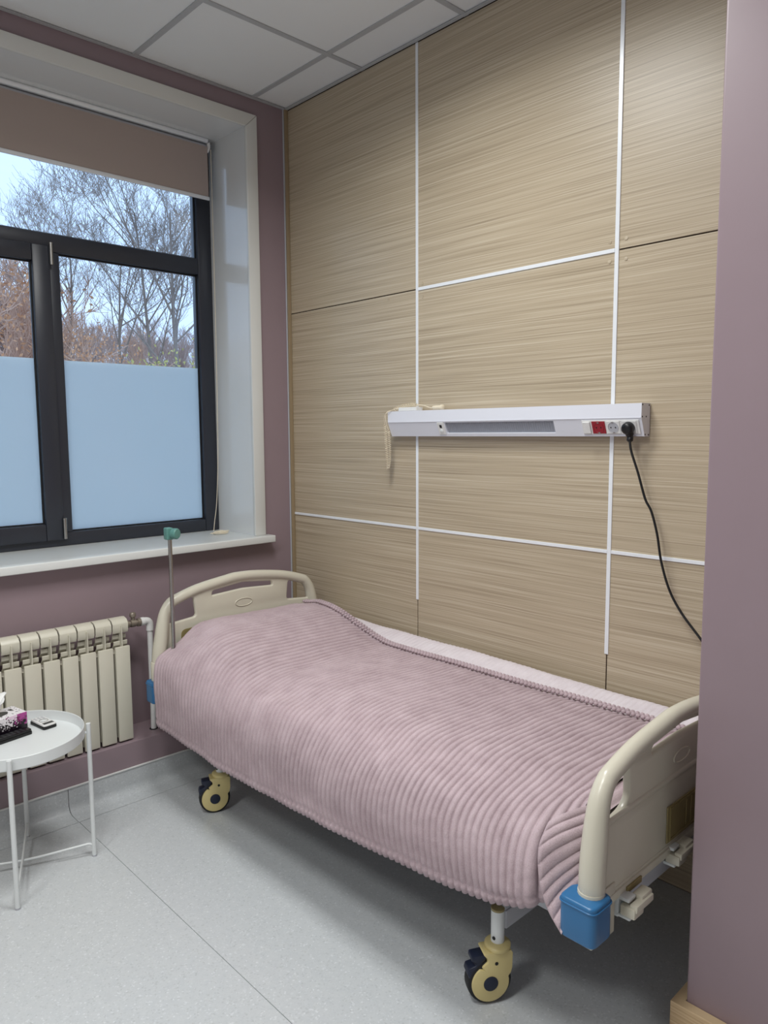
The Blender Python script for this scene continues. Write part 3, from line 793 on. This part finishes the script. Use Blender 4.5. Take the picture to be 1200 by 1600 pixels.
# casters
def caster(cx, cy, ang, pedal=True):
    """u: direction from post to wheel, in plan"""
    u = Vector((math.cos(ang), math.sin(ang), 0)); n = Vector((-u.y, u.x, 0))
    R = Matrix(((u.x, n.x, 0, cx), (u.y, n.y, 0, cy), (0, 0, 1, 0), (0, 0, 0, 1)))
    W = Vector((.028, 0, .0625))
    pr = []
    for i in range(25):                      # round cheek over the wheel, clockwise from upper right to upper left
        a = math.radians(20 - i * 10.0); pr.append((W.x + .0525 * math.cos(a + PI) * -1 * -1, W.z + .0525 * math.sin(a) ))
    arc = [(W.x + .053 * math.cos(math.radians(d)), W.z + .053 * math.sin(math.radians(d))) for d in range(55, -200, -10)]
    # start near the pedal side (+u), notch, then under the wheel and up the back (-u)
    up = [(-.030, .085), (-.034, .10), (-.035, .142), (-.030, .150), (.044, .150), (.048, .146), (.036, .132), (.036, .122), (.050, .114), (.052, .109), (.046, .103)]
    outl = arc + up
    b = prism([(a, -.026, c) for a, c in outl], (0, .052, 0), bev=.004, seg=2)
    lathe([(.034, 0), (.036, .003), (.036, .010), (.032, .014), (.024, .016), (.020, .017)], (0, 0, .150), 24, bm=b)
    b.transform(R)
    h = obj('caster', b, M_yellow, bed, smooth=40, label='yellow caster with dark blue hub')
    wb = lathe([(.02, -.020), (.056, -.020), (.0615, -.016), (.0625, -.009), (.0625, .009), (.0615, .016), (.056, .020), (.02, .020)], W, 32, Vector((0, 1, 0)))
    # tyres flank the cheek: two thin discs just proud at the rim
    wb.transform(R); obj('wheel', wb, M_seal, h, smooth=40)
    for s in (-1, 1):
        hb = lathe([(.0205, 0), (.0205, .0022), (.018, .0032), (.002, .0034)], W + Vector((0, s * .0258, 0)), 24, Vector((0, s, 0))); hb.transform(R)
        obj('hub_cap', hb, M_navy, h, smooth=40)
        db = lathe([(.005, 0), (.005, .001), (.001, .0012)], Vector((.012, s * .0258, .118)), 12, Vector((0, s, 0))); db.transform(R)
        obj('rivet', db, M_seal, h)
    if pedal:
        pb = prism([(.036, -.018, .138), (.046, -.018, .142), (.078, -.018, .140), (.080, -.018, .128), (.066, -.018, .120), (.068, -.018, .112), (.088, -.018, .108), (.092, -.018, .094), (.082, -.018, .070), (.074, -.018, .072), (.070, -.018, .098), (.052, -.018, .116), (.040, -.018, .126)], (0, .036, 0), bev=.003)
        pb.transform(R); obj('brake_pedal', pb, M_navy, h, smooth=40)
        sb = lathe([(.006, 0), (.006, .030)], Vector((.053, -.015, .121)), 10, Vector((0, 1, 0))); sb.transform(R); obj('pedal_pin', sb, M_steel, h, smooth=40)
    return h
A1 = math.atan2(-.86, -.51)
for i in (0, 1):
    for j in (0, 1):
        caster(CX[i], CY[j], A1 if i == 1 else A1 + .12)
        b = lathe([(.0185, .166), (.0185, .257)], (CX[i], CY[j], 0), 20)
        pst = obj('caster_post', b, M_white_metal, bed, smooth=40)
        obj('post_cap', lathe([(.019, .257), (.019, .263), (.016, .2655), (.002, .266)], (CX[i], CY[j], 0), 20), M_cream_d, pst, smooth=40)
        sc = lathe([(.005, 0), (.005, .002), (.001, .0024)], (CX[i] + .002, CY[j] - .0182, .182), 12, Vector((0, -1, 0)))
        obj('grub_screw', sc, M_black, pst)
# folding cranks
for (yc, xo, zo_) in ((-.800, 0.0, .018), (-.545, -.014, .036)):
    b = box(2.352 + xo, 2.372 + xo, yc - .030, yc + .024, .385 + zo_, .442 + zo_, bev=.003)
    box(2.365 + xo, 2.398 + xo, yc - .028, yc + .006, .430 + zo_, .440 + zo_, bev=.003, bm=b)
    box(2.365 + xo, 2.402 + xo, yc - .030, yc - .006, .388 + zo_, .397 + zo_, bev=.003, bm=b)
    lathe([(.008, 0), (.008, .05)], (2.36 + xo, yc - .01, .412 + zo_), 12, Vector((1, 0, 0)), bm=b)
    c0 = obj('crank_bracket', b, M_white_metal, bed, smooth=40)
    hb = box(2.378 + xo, 2.416 + xo, yc - .034, yc + .012, .398 + zo_, .424 + zo_, bev=.004)
    box(2.386 + xo, 2.414 + xo, yc + .006, yc + .056, .404 + zo_, .440 + zo_, bev=.005, bm=hb)
    box(2.400 + xo, 2.420 + xo, yc - .030, yc + .052, .414 + zo_, .432 + zo_, bev=.004, bm=hb)
    obj('crank_handle', hb, M_cream, c0, smooth=40, label='folded cream crank handle')

# mattress
b = box(.345, 2.318, YC - .380, YC + .440, .4475, .600, bev=.035, seg=4)
tag(obj('mattress', b, M_board, smooth=40), 'grey mattress lying on the bed under the pink blankets', 'mattress')

# pale blanket spread beneath
PITCH = .0225
def ribh(ph):
    f = 2 * (ph % 1.0) - 1; return math.sqrt(max(0.0, 1 - f * f * .985))
def grid_mesh(rows, flip=False):
    b = bmesh.new(); V = [[b.verts.new(p) for p in r] for r in rows]
    for i in range(len(V) - 1):
        for j in range(len(V[0]) - 1):
            b.faces.new((V[i][j], V[i][j + 1], V[i + 1][j + 1], V[i + 1][j]))
    return b
def normals(rows):
    n = len(rows); m = len(rows[0]); N = []
    for i in range(n):
        a, c = rows[max(i - 1, 0)], rows[min(i + 1, n - 1)]; r = []
        for j in range(m):
            du = c[j] - a[j]; dv = rows[i][min(j + 1, m - 1)] - rows[i][max(j - 1, 0)]
            v = du.cross(dv); r.append(v.normalized() if v.length else Vector((0, 0, 1)))
        N.append(r)
    return N
X0, X1 = .335, 2.322
def resample(pts, n):
    d = [0]
    for a, c in zip(pts, pts[1:]): d.append(d[-1] + (c - a).length)
    out = []; k = 0
    for i in range(n):
        t = d[-1] * i / (n - 1)
        while k < len(d) - 2 and d[k + 1] < t: k += 1
        f = (t - d[k]) / max(1e-9, d[k + 1] - d[k]); out.append(pts[k].lerp(pts[k + 1], min(1, max(0, f))))
    return out
RX = 12
def xsamples(x0, x1):
    n = int((x1 - x0) / PITCH * RX); return [x0 + (x1 - x0) * i / n for i in range(n + 1)]
base = []; XS = xsamples(X0 + .012, X1 - .004)
for x in XS:
    h = .050 * sm(.78, .5, x)
    wv = .006 * noise.noise(Vector((x * 5, 1.7, 0))); fd = .013 * sm(1.2, 1.9, x)
    pts = cat([(x, -.40, .612), (x, -.30, .622 + h * .9), (x, -.22, .630 + h), (x, -.14, .652 - fd + h * .5 + wv), (x, -.08, .660 - fd + h * .3 + wv), (x, -.044 + wv * .4, .644 - fd), (x, -.036, .58), (x, -.044, .46)], 6)
    base.append(resample(pts, 44))
Nn = normals(base); sg = 1 if Nn[len(base) // 2][20].z > 0 else -1
rows = [[p + Nn[i][j] * sg * (.0035 * ribh(XS[i] / PITCH) + .0012 * noise.noise(p * 26)) for j, p in enumerate(r)] for i, r in enumerate(base)]
u = obj('under_blanket', grid_mesh(rows), M_under, smooth=180)
tag(u, 'paler pink ribbed blanket showing along the panelled wall beneath the top blanket', 'blanket')

# top blanket
blk = thing('ribbed_blanket', 'dusty pink ribbed plush blanket spread over the bed', 'blanket', (1.3, YC, .64))
HEM = [(.33, .325), (.42, .322), (.8, .300), (1.1, .308), (1.6, .330), (1.96, .362), (2.10, .382), (2.2, .418), (2.3, .468)]
def ztop(x, y):
    h = .108 * sm(.97, .53, x)
    w = sm(-.98, -.70, y) 
    z = .640 + h * (.94 + .06 * math.sin(6 * y + 1)) + .012 * math.exp(-((y + .62) / .2) ** 2) * sm(.5, 1.0, x)
    z += .010 * noise.noise(Vector((x * 2.6, y * 3.4, 2.2))) * sm(-.15, -.4, y)
    z -= .014 * math.exp(-((x - .98) / .10) ** 2) * math.exp(-((y + .62) / .16) ** 2)
    z -= .016 * sm(.46, .34, x)
    return z
NV = 150
base = []; XS = xsamples(X0, 2.285)
for x in XS:
    h = .108 * sm(.97, .53, x)
    yb = -.218 + .006 * noise.noise(Vector((x * 4, 0, 0))) + .02 * sm(.6, .4, x)
    hem = lerpt(HEM, x)
    zt = lambda y: ztop(x, y)
    hd = sm(.75, .40, x)                       # fuller side by the pillow
    tuck = .10 * sm(2.20, 2.285, x)           # swings in behind the corner fold
    bul = .010 * noise.noise(Vector((x * 3.2, 5.0, 0)))
    e1 = .530 + .03 * noise.noise(Vector((x * 2.2, 9, 0))) + .05 * hd
    pts = [(x, yb, zt(yb)), (x, -.30, zt(-.30)), (x, -.42, zt(-.42)), (x, -.56, zt(-.56)), (x, -.68, zt(-.68)), (x, -.78, zt(-.78) - .002 - .010 * sm(.62, .36, x)), (x, -.865 + tuck * .3, zt(-.86) - .022 - .014 * hd - .036 * sm(.62, .36, x)),
           (x, -.930 + bul + tuck * .7, e1 + .062 + h * .34 - .050 * sm(.62, .36, x)), (x, -.966 + bul + tuck * .9, e1 + h * .15), (x, -.978 + bul * .6 + tuck, e1 - .07), (x, -.974 + bul * .3 + tuck, (e1 - .07) * .45 + hem * .55), (x, -.972 + tuck, hem)]
    r = resample(cat(pts, 7), NV)
    for j, p in enumerate(r):
        v = j / (NV - 1); k = sm(.30, .55, v)
        p.x += k * (.010 * noise.noise(Vector((x * 2.3, v * 7.5, 4.0))) + .007 * math.sin(v * 15 + x * 2.4) * sm(.5, .75, v)) + (1 - k) * .007 * noise.noise(Vector((x * 2.0, v * 9, 8.0)))
        p.y += .006 * k * noise.noise(Vector((x * 6.5, v * 4.0, 14.0)))
        p.z -= .009 * (1 - sm(.015, .07, v))
    base.append(r)
Nn = normals(base); sg = 1 if Nn[len(base) // 2][40].z > 0 else -1
rows = []
for i, r in enumerate(base):
    rr = []
    for j, p in enumerate(r):
        v = j / (NV - 1)
        amp = .0140 * (1 - .35 * math.exp(-((v - .972) / .006) ** 2)) * min(1, (1 - v) * 40 + .45)
        q = p + Nn[i][j] * sg * (amp * ribh(XS[i] / PITCH) + .0012 * noise.noise(p * 60))
        if j == NV - 1: q.z -= .004 * ribh(XS[i] / PITCH)
        rr.append(q)
    # hem thickness: fold under
    rr.append(rr[-1] - Nn[i][-1] * sg * .008 + Vector((0, 0, .002)))
    rr.append(rr[-1] + Vector((0, .002, .05)))
    rows.append(rr)
# head end turns down and in
first_row = rows[0]; ex = []
for k in range(1, 7):
    a = k / 6 * PI * .6
    ex.append([Vector((p.x - .012 * math.sin(a), p.y + (.014 * (1 - math.cos(a)) if j > 75 else .0), p.z - (.014 * (1 - math.cos(a)) if j <= 75 else 0))) for j, p in enumerate(first_row)])
rows = ex[::-1] + rows
# foot end turns down behind the footboard
last = rows[-1]
lim = 92
obj('blanket_cloth', grid_mesh(rows), M_blanket, blk, smooth=180)
# corner fold at the foot end
Rl = cat([(2.236, -.925, .622), (2.240, -.968, .575), (2.254, -.982, .505), (2.280, -.985, .450), (2.318, -.985, .408)], 12)
Bl = cat([(2.318, -.800, .665), (2.322, -.845, .628), (2.324, -.872, .575), (2.322, -.900, .520), (2.322, -.968, .436)], 12)
nt = len(Rl); ns = 40; flap = []
for j in range(ns + 1):
    s = j / ns; row = []
    for i in range(nt * 3 - 2):
        a = i / 3; k = min(nt - 2, int(a)); f = a - k
        pr_, pb = Rl[k].lerp(Rl[k + 1], f), Bl[k].lerp(Bl[k + 1], f)
        q = pr_.lerp(pb, s)
        q += Vector((-.35, -.9, .25)) * (.020 * math.sin(PI * min(1, s * 1.05)) * (1 - i / (nt * 3)))
        row.append(q)
    flap.append(row)
Fn = normals(flap); sgn = 1 if Fn[20][60].y < 0 else -1
m_ = len(flap[0])
fr = []
for j, r in enumerate(flap):
    row = []
    for i, q in enumerate(r):
        ph = (i / (m_ - 1)) * 8.2 + .35 * (j / ns) + .12 * noise.noise(q * 14)
        edge = min(1, j / 4 + .3)
        row.append(q + Fn[j][i] * sgn * .0066 * ribh(ph) * edge)
    fr.append(row)
# return the ridge edge inwards for thickness
fr = [[q + Vector((.012, .035, 0)) for q in fr[0]], [q + Vector((-.002, .012, 0)) for q in fr[0]]] + fr
obj('corner_fold', grid_mesh(fr), M_blanket, blk, smooth=180)
# top cover continuing over the foot end
tp = []
XE = [2.285 + .036 * i / 14 for i in range(15)]
for i, x in enumerate(XE):
    dn = .018 * (i / 14) ** 2
    row = []
    for j in range(60):
        y = -.205 - .60 * j / 59
        row.append(Vector((x, y, ztop(x, y) - dn + .0062 * ribh(x / PITCH))))
    tp.append(row)
obj('end_turn', grid_mesh(tp), M_blanket, blk, smooth=180)
# braided edge along the turned-back side
br = bmesh.new()
nb = int((2.31 - X0) / .0165)
for k in range(nb):
    x = X0 + .008 + .0165 * k
    yb = -.218 + .006 * noise.noise(Vector((x * 4, 0, 0))) + .02 * sm(.6, .4, x)
    for s in (0, 1):
        c = Vector((x + .0082 * s, yb + (.007 if s else -.003), ztop(x, yb) + .012 + .003 * s))
        bb = bmesh.new(); bmesh.ops.create_icosphere(bb, subdivisions=1, radius=.0090)
        for v in bb.verts: v.co = Vector((v.co.x * 1.05, v.co.y * 1.05, v.co.z * .9)) + c
        add(br, bb)
bo = obj('braided_edge', br, M_blanket, blk, smooth=180, label='braided edging of the pink blanket')

# infusion pole
t = thing('infusion_pole', 'thin chrome pole with teal clamp head at the head of the bed', 'pole', (.362, -.912, .437))
obj('rod', tube([(.362, -.906, .395), (.362, -.906, 1.13)], .0085, 14), M_steel, t, smooth=50)
b = box(.346, .378, -.926, -.896, 1.112, 1.162, bev=.005, seg=3)
hd_ = obj('clamp_body', b, M_teal, t, smooth=40)
d = Vector((.75, .35, 0)).normalized()
obj('clamp_knob', lathe([(.010, 0), (.010, .008), (.0205, .010), (.0225, .014), (.0225, .030), (.019, .034), (.004, .035)], Vector((.362, -.911, 1.138)) + d * .012, 24, d), M_teal, hd_, smooth=40)
obj('socket_sleeve', lathe([(.014, 0), (.014, .07)], (.362, -.906, .385), 14), M_white_metal, t, smooth=40)

# ------------------------------------------------------------------ bed head service unit
t = thing('service_unit', 'long white wall unit with reading lamp and sockets above the bed', 'wall unit', (1.39, 0, 1.58))
UX0, UX1 = .792, 1.986
PT, PM, PB = Vector((0, -.0615, 1.639)), Vector((0, -.0615, 1.592)), Vector((0, -.036, 1.530))
def onface(x, f, d=0.0):                       # f = 0 top edge .. 1 bottom edge of the slanted face
    q = PM.lerp(PB, f); n = Vector((0, -.062, -.0255)).normalized(); return Vector((x, q.y, q.z)) + n * d
RX0, RX1, RF0, RF1 = 1.122, 1.648, .10, .80
b = bmesh.new()
def quad(*p): b.faces.new([b.verts.new(q) for q in p])
W = lambda x, y, z: Vector((x, y, z))
quad(W(UX0, -.004, 1.639), W(UX1, -.004, 1.639), W(UX1, PT.y, 1.639), W(UX0, PT.y, 1.639))
quad(W(UX0, PT.y, 1.639), W(UX1, PT.y, 1.639), W(UX1, PM.y, PM.z), W(UX0, PM.y, PM.z))
for f0, f1, xa, xb in ((0, 1, UX0, RX0), (0, 1, RX1, UX1), (0, RF0, RX0, RX1), (RF1, 1, RX0, RX1)):
    quad(onface(xa, f0), onface(xb, f0), onface(xb, f1), onface(xa, f1))
dd = -.010
quad(onface(RX0, RF0, dd), onface(RX1, RF0, dd), onface(RX1, RF1, dd), onface(RX0, RF1, dd))
for (xa, fa, xb, fb) in ((RX0, RF0, RX1, RF0), (RX1, RF0, RX1, RF1), (RX1, RF1, RX0, RF1), (RX0, RF1, RX0, RF0)):
    quad(onface(xa, fa), onface(xb, fb), onface(xb, fb, dd), onface(xa, fa, dd))
quad(W(UX0, PB.y, PB.z), W(UX1, PB.y, PB.z), W(UX1, -.004, 1.530), W(UX0, -.004, 1.530))
quad(W(UX0, -.004, 1.639), W(UX0, -.004, 1.530), W(UX1, -.004, 1.530), W(UX1, -.004, 1.639))
obj('unit_body', b, M_unit, t)
for x, s in ((UX0, -1), (UX1, 1)):
    eb = prism([(x, -.0042, 1.6395), (x, PT.y - .0005, 1.6395), (x, PM.y - .0005, PM.z), (x, PB.y - .0005, PB.z - .0005), (x, -.0042, 1.5295)], (s * .003, 0, 0))
    ec = obj('end_cap', eb, M_unit, t)
    for (y, z) in ((-.056, 1.634), (-.056, 1.595), (-.012, 1.633), (-.03, 1.595), (-.034, 1.536), (-.012, 1.535)):
        obj('screw', lathe([(.0028, 0), (.0028, .0008), (.0005, .001)], (x + s * .003, y, z), 8, Vector((s, 0, 0))), M_seal, ec)
obj('fluted_lip', box(UX0, UX1, PM.y - .0012, PM.y + .001, PM.z - .0015, PM.z + .0012), M_unit, t)
def facebox(x0, x1, f0, f1, d0, d1, bev=.001):
    ux = Vector((1, 0, 0)); v0 = onface(x0, f0, d0); vv = onface(x0, f1, d0) - v0; n = Vector((0, -.062, -.0255)).normalized()
    return prism([v0, v0 + ux * (x1 - x0), v0 + ux * (x1 - x0) + vv, v0 + vv], n * (d1 - d0), bev=bev, seg=1)
def facedisc(x, f, d, prof, n=24):
    return lathe(prof, onface(x, f, d), n, Vector((0, -.062, -.0255)).normalized())
M_diff = plain('lamp_diffuser_grey', srgb(150, 154, 164), 0.5)
df = obj('lamp_diffuser', facebox(RX0 + .002, RX1 - .002, RF0 + .03, RF1 - .03, -.0098, -.0075, 0), M_diff, t)
ribs_ = bmesh.new()
for i in range(52):
    x = RX0 + .006 + i * (RX1 - RX0 - .012) / 51
    add(ribs_, facebox(x - .0018, x + .0018, RF0 + .04, RF1 - .04, -.0075, -.0066, 0))
o = obj('diffuser_ribs', ribs_, M_diff, df); o['kind'] = 'stuff'
sw = obj('lamp_switch', facebox(1.082, 1.118, .06, .86, .0002, .004), M_white_pl, t)
obj('switch_hole', facebox(1.094, 1.106, .22, .42, .004, .0046, 0), M_black, sw)
obj('switch_button', facedisc(1.1, .62, .004, [(.008, 0), (.008, .002), (.005, .003), (.001, .003)], 16), M_white_metal, sw, smooth=40)
pl_ = obj('socket_plate', facebox(1.764, 1.979, .10, .86, .0002, .0032), M_white_pl, t)
r_ = obj('rocker_switch', facebox(1.769, 1.798, .16, .80, .0032, .0085, .0015), M_white_pl, t)
def socket(x, mat, nm, half=.0255):
    s_ = obj(nm, facebox(x - half, x + half, .15, .82, .0032, .0052), mat, t)
    ringp = [(.0200, 0), (.0200, .0006), (.0188, .0006), (.0186, -.0)] 
    obj('socket_ring', facedisc(x, .485, .0050, [(.0198, 0), (.0198, .0012), (.0186, .0013), (.0182, .0004), (.001, .0004)], 28), M_red if mat is M_red else M_grey_metal, s_, smooth=40)
    for dx in (-.0085, .0085):
        obj('pin_hole', facedisc(x + dx, .485, .0054, [(.0026, 0), (.0026, .0004), (.0003, .0005)], 10), M_black, s_)
    for f in (.21, .76):
        obj('earth_clip', facebox(x - .004, x + .004, f - .03, f + .03, .0055, .0066, 0), M_steel, s_)
    return s_
M_red_d = M_red
s1 = socket(1.829, M_red, 'red_socket'); s1['label'] = 'dark red socket'
socket(1.884, M_white_pl, 'white_socket')
socket(1.944, M_white_pl, 'white_socket')

# plug and black cable
t = thing('power_cable', 'black power cable with round plug hanging from the right end of the wall unit', 'cable', (1.944, -.06, 1.56))
n_ = Vector((0, -.062, -.0255)).normalized()
b = facedisc(1.944, .46, .0068, [(.0195, 0), (.0205, .003), (.0205, .016), (.018, .022), (.010, .025), (.001, .0255)], 24)
add(b, tube(cat([onface(1.944, .5, .016), onface(1.945, .9, .014), Vector((1.947, -.056, 1.513))], 5), [.013] * 5 + [.0105] * 5 + [.007], 12))
obj('plug', b, M_black, t, smooth=50)
obj('cable', tube(cat([(1.947, -.056, 1.518), (1.955, -.058, 1.48), (1.980, -.056, 1.41), (2.006, -.052, 1.325), (2.027, -.048, 1.284), (2.048, -.045, 1.21), (2.064, -.042, 1.12), (2.094, -.04, 1.03), (2.138, -.04, .96), (2.205, -.04, .885), (2.29, -.045, .79), (2.35, -.05, .64), (2.40, -.06, .40), (2.41, -.09, .02), (2.405, -.2, .005), (2.38, -.35, .005)], 7), .0042, 8), M_black, t, smooth=60)

# nurse call handset with coiled cord lying over the left end of the unit
t = thing('call_handset', 'beige call handset with coiled cord draped over the left end of the wall unit', 'handset', (.86, -.04, 1.64))
obj('junction_box', box(.845, .955, -.052, -.012, 1.6395, 1.655, bev=.002), M_white_pl, t, label='small white box')
def coil(path, turns, r, wire):
    P = cat(path, 12); out = []; n = turns * 8
    d = [0]
    for a, c in zip(P, P[1:]): d.append(d[-1] + (c - a).length)
    for i in range(n + 1):
        s = d[-1] * i / n; k = 0
        while k < len(d) - 2 and d[k + 1] < s: k += 1
        q = P[k].lerp(P[k + 1], (s - d[k]) / (d[k + 1] - d[k])); tg = (P[k + 1] - P[k]).normalized()
        a = tg.orthogonal().normalized(); c = tg.cross(a); th = 2 * PI * i / 8
        out.append(q + a * r * math.cos(th) + c * r * math.sin(th))
    return tube(out, wire, 4)
obj('coiled_cord', coil([(.770, -.062, 1.580), (.767, -.052, 1.50), (.768, -.048, 1.44), (.772, -.046, 1.385)], 24, .0062, .0016), M_beige_cord, t, smooth=60)
obj('coiled_cord', coil([(.785, -.055, 1.555), (.787, -.050, 1.49), (.785, -.048, 1.43), (.776, -.046, 1.39)], 20, .0055, .0016), M_beige_cord, t, smooth=60)
obj('coiled_cord', coil([(.800, -.03, 1.648), (.84, -.028, 1.660), (.90, -.026, 1.666), (.935, -.028, 1.665)], 14, .0068, .0017), M_beige_cord, t, smooth=60)
b = tube(cat([(.770, -.062, 1.581), (.775, -.07, 1.61), (.79, -.070, 1.632), (.83, -.060, 1.648), (.85, -.05, 1.652)], 6), .0017, 5)
tube(cat([(.935, -.028, 1.665), (.98, -.03, 1.660), (1.02, -.034, 1.650), (1.05, -.036, 1.648)], 5), .0022, 5, bm=b)
tube(cat([(.785, -.055, 1.557), (.782, -.068, 1.60), (.784, -.064, 1.635), (.800, -.03, 1.648)], 6), .0016, 5, bm=b)
obj('plain_cord', b, M_beige_cord, t, smooth=60)
obj('handset_body', lathe([(.0045, 0), (.0075, .004), (.0085, .02), (.0085, .045), (.0105, .047), (.0105, .060), (.006, .062), (.001, .0622)], (1.035, -.036, 1.6502), 16, Vector((1, 0, .0))), M_beige_cord, t, smooth=40)

# ------------------------------------------------------------------ side table
TX, TY = .476, -1.577
t = thing('side_table', 'round white metal tray table standing by the radiator', 'table', (TX, TY, 0))
pr = [(.002, .470), (.219, .470), (.2205, .472), (.2225, .505), (.224, .5065), (.2255, .505), (.2255, .468), (.222, .4645), (.002, .4645)]
tr = lathe(pr, (TX, TY, 0), 72)
obj('tray', tr, M_white_metal, t, smooth=40)
angs = [math.atan2(-1.355 - TY, .564 - TX) + k * PI / 2 for k in range(4)]
for a in angs:
    lx, ly = TX + .238 * math.cos(a), TY + .238 * math.sin(a)
    lg = obj('leg', tube([(lx, ly, .004), (lx, ly, .507)], .0082, 14), M_white_metal, t, smooth=50)
    obj('leg_foot', lathe([(.0086, 0), (.0086, .006)], (lx, ly, 0), 14), M_grey_metal, lg, smooth=40)
    obj('leg_clip', tube([(lx, ly, .474), (TX + .2255 * math.cos(a), TY + .2255 * math.sin(a), .474)], .005, 8), M_white_metal, lg)
for k in (0, 1):
    a = angs[k]; ca, sa = math.cos(a), math.sin(a); z = .036 + .008 * k
    P2 = [(TX + r * ca, TY + r * sa, zz) for r, zz in ((-.236, z + .006), (-.22, z + .014), (-.19, z + .012), (0, z), (.19, z + .012), (.22, z + .014), (.236, z + .006))]
    obj('cross_bar', tube(cat(P2, 4), .0042, 10), M_white_metal, t, smooth=50)

# things on the tray
TZ = .4702
ax = Vector((.2, -.98, 0)).normalized(); ay = Vector((-ax.y, ax.x, 0))      # ax: along the carton, away from the room corner
e = thing('tissue_box', 'black, white and purple patterned tissue box on the tray table', 'tissue box', (.375, -1.503, TZ))
e.rotation_euler = (0, 0, math.atan2(-.98, .2) + PI / 2)
# local frame: -y runs along the carton, -x across it
def local_obj(name, b, mat, parent, smooth=None, label=None):
    me = bpy.data.meshes.new(name); bmesh.ops.recalc_face_normals(b, faces=b.faces); b.to_mesh(me); b.free(); me.materials.append(mat)
    o = bpy.data.objects.new(name, me); COL.objects.link(o); o.parent = parent
    if smooth is not None: smooth_by_angle(me, smooth)
    if label: o['label'] = label
    return o
local_obj('carton', box(-.098, 0, -.195, 0, 0, .070, bev=.0012, seg=1), M_tissue_box, e)
sl = lathe([(.001, 0), (.030, 0), (.030, .0008), (.001, .0008)], (0, 0, 0), 24)
for v in sl.verts: v.co = Vector((v.co.x * .9 - .05, v.co.y * 2.0 - .105, v.co.z + .0701))
local_obj('slot', sl, M_grey_dark, e)
lb = box(-.072, -.052, -.034, -.022, .0701, .0704)
local_obj('print_mark', lb, M_grey_dark, e)
# crumpled sheet pulled from the slot
tp = []; rnd = random.Random(4)
for i in range(25):
    row = []
    for j in range(13):
        a = i / 24 * PI * 2; h = j / 12
        r = .012 + .030 * h ** .8 + .012 * math.sin(3 * a + 2 * h) * h + .007 * math.sin(7 * a) * h
        row.append(Vector((-.05 + .85 * r * math.cos(a), -.10 + 1.35 * r * math.sin(a) - .003 - .006 * h, .0702 + .070 * h * (1 - .25 * h * (1 + math.sin(2 * a + .6))))))
    tp.append(row)
local_obj('tissue', grid_mesh(tp), M_tissue, e, smooth=180, label='crumpled white tissue')

def remote(name, label, loc, rot, L, Wd, H, top_mat, body_mat, buttons):
    e = thing(name, label, 'remote control', loc); e.rotation_euler = (0, 0, rot)
    p2 = rounded([(-L / 2, -Wd / 2), (L / 2, -Wd / 2), (L / 2, Wd / 2), (-L / 2, Wd / 2)], .010, 5)
    local_obj('lower_shell', prism([(a, c, 0) for a, c in p2], (0, 0, H * .6), bev=.002), body_mat, e, smooth=40)
    p3 = rounded([(-L / 2 + .0015, -Wd / 2 + .0015), (L / 2 - .0015, -Wd / 2 + .0015), (L / 2 - .0015, Wd / 2 - .0015), (-L / 2 + .0015, Wd / 2 - .0015)], .010, 5)
    local_obj('upper_shell', prism([(a, c, H * .6) for a, c in p3], (0, 0, H * .4), bev=.002), top_mat, e, smooth=40)
    return e
e = remote('air_conditioner_remote', 'white remote control with black underside behind the tissue box', (.372, -1.447, TZ), .15, .105, .052, .018, M_white_pl, M_black, 0)
local_obj('display', box(.026, .044, -.019, .019, .018, .0186, bev=.0002, seg=1), M_grey_dark, e, label='dark display')
rg = [(.002 + .0145 * math.cos(a), .016 * math.sin(a), .0184) for a in [i * 2 * PI / 24 for i in range(24)]]
local_obj('button_ring', tube(rg, .0007, 5, closed=True), M_grey_dark, e)
local_obj('button', lathe([(.0095, .0178), (.0095, .0192), (.008, .0197), (.001, .0198)], (.002, 0, 0), 18), M_white_metal, e, smooth=40)
for k in range(3):
    for s in (-1, 0, 1):
        local_obj('key', box(-.024 - .009 * k, -.019 - .009 * k, s * .014 - .004, s * .014 + .004, .018, .0188, bev=.0003, seg=1), M_grey_metal, e)
e2 = remote('television_remote', 'slim black remote control lying against the front of the tissue box', (.428, -1.600, TZ), math.atan2(-.98, .2), .19, .040, .019, M_black, M_black, 0)
for k in range(8):
    for s in (-1, 0, 1):
        local_obj('key', box(-.07 + .017 * k, -.061 + .017 * k, s * .011 - .0035, s * .011 + .0035, .019, .0198, bev=.0003, seg=1), M_grey_dark, e2)
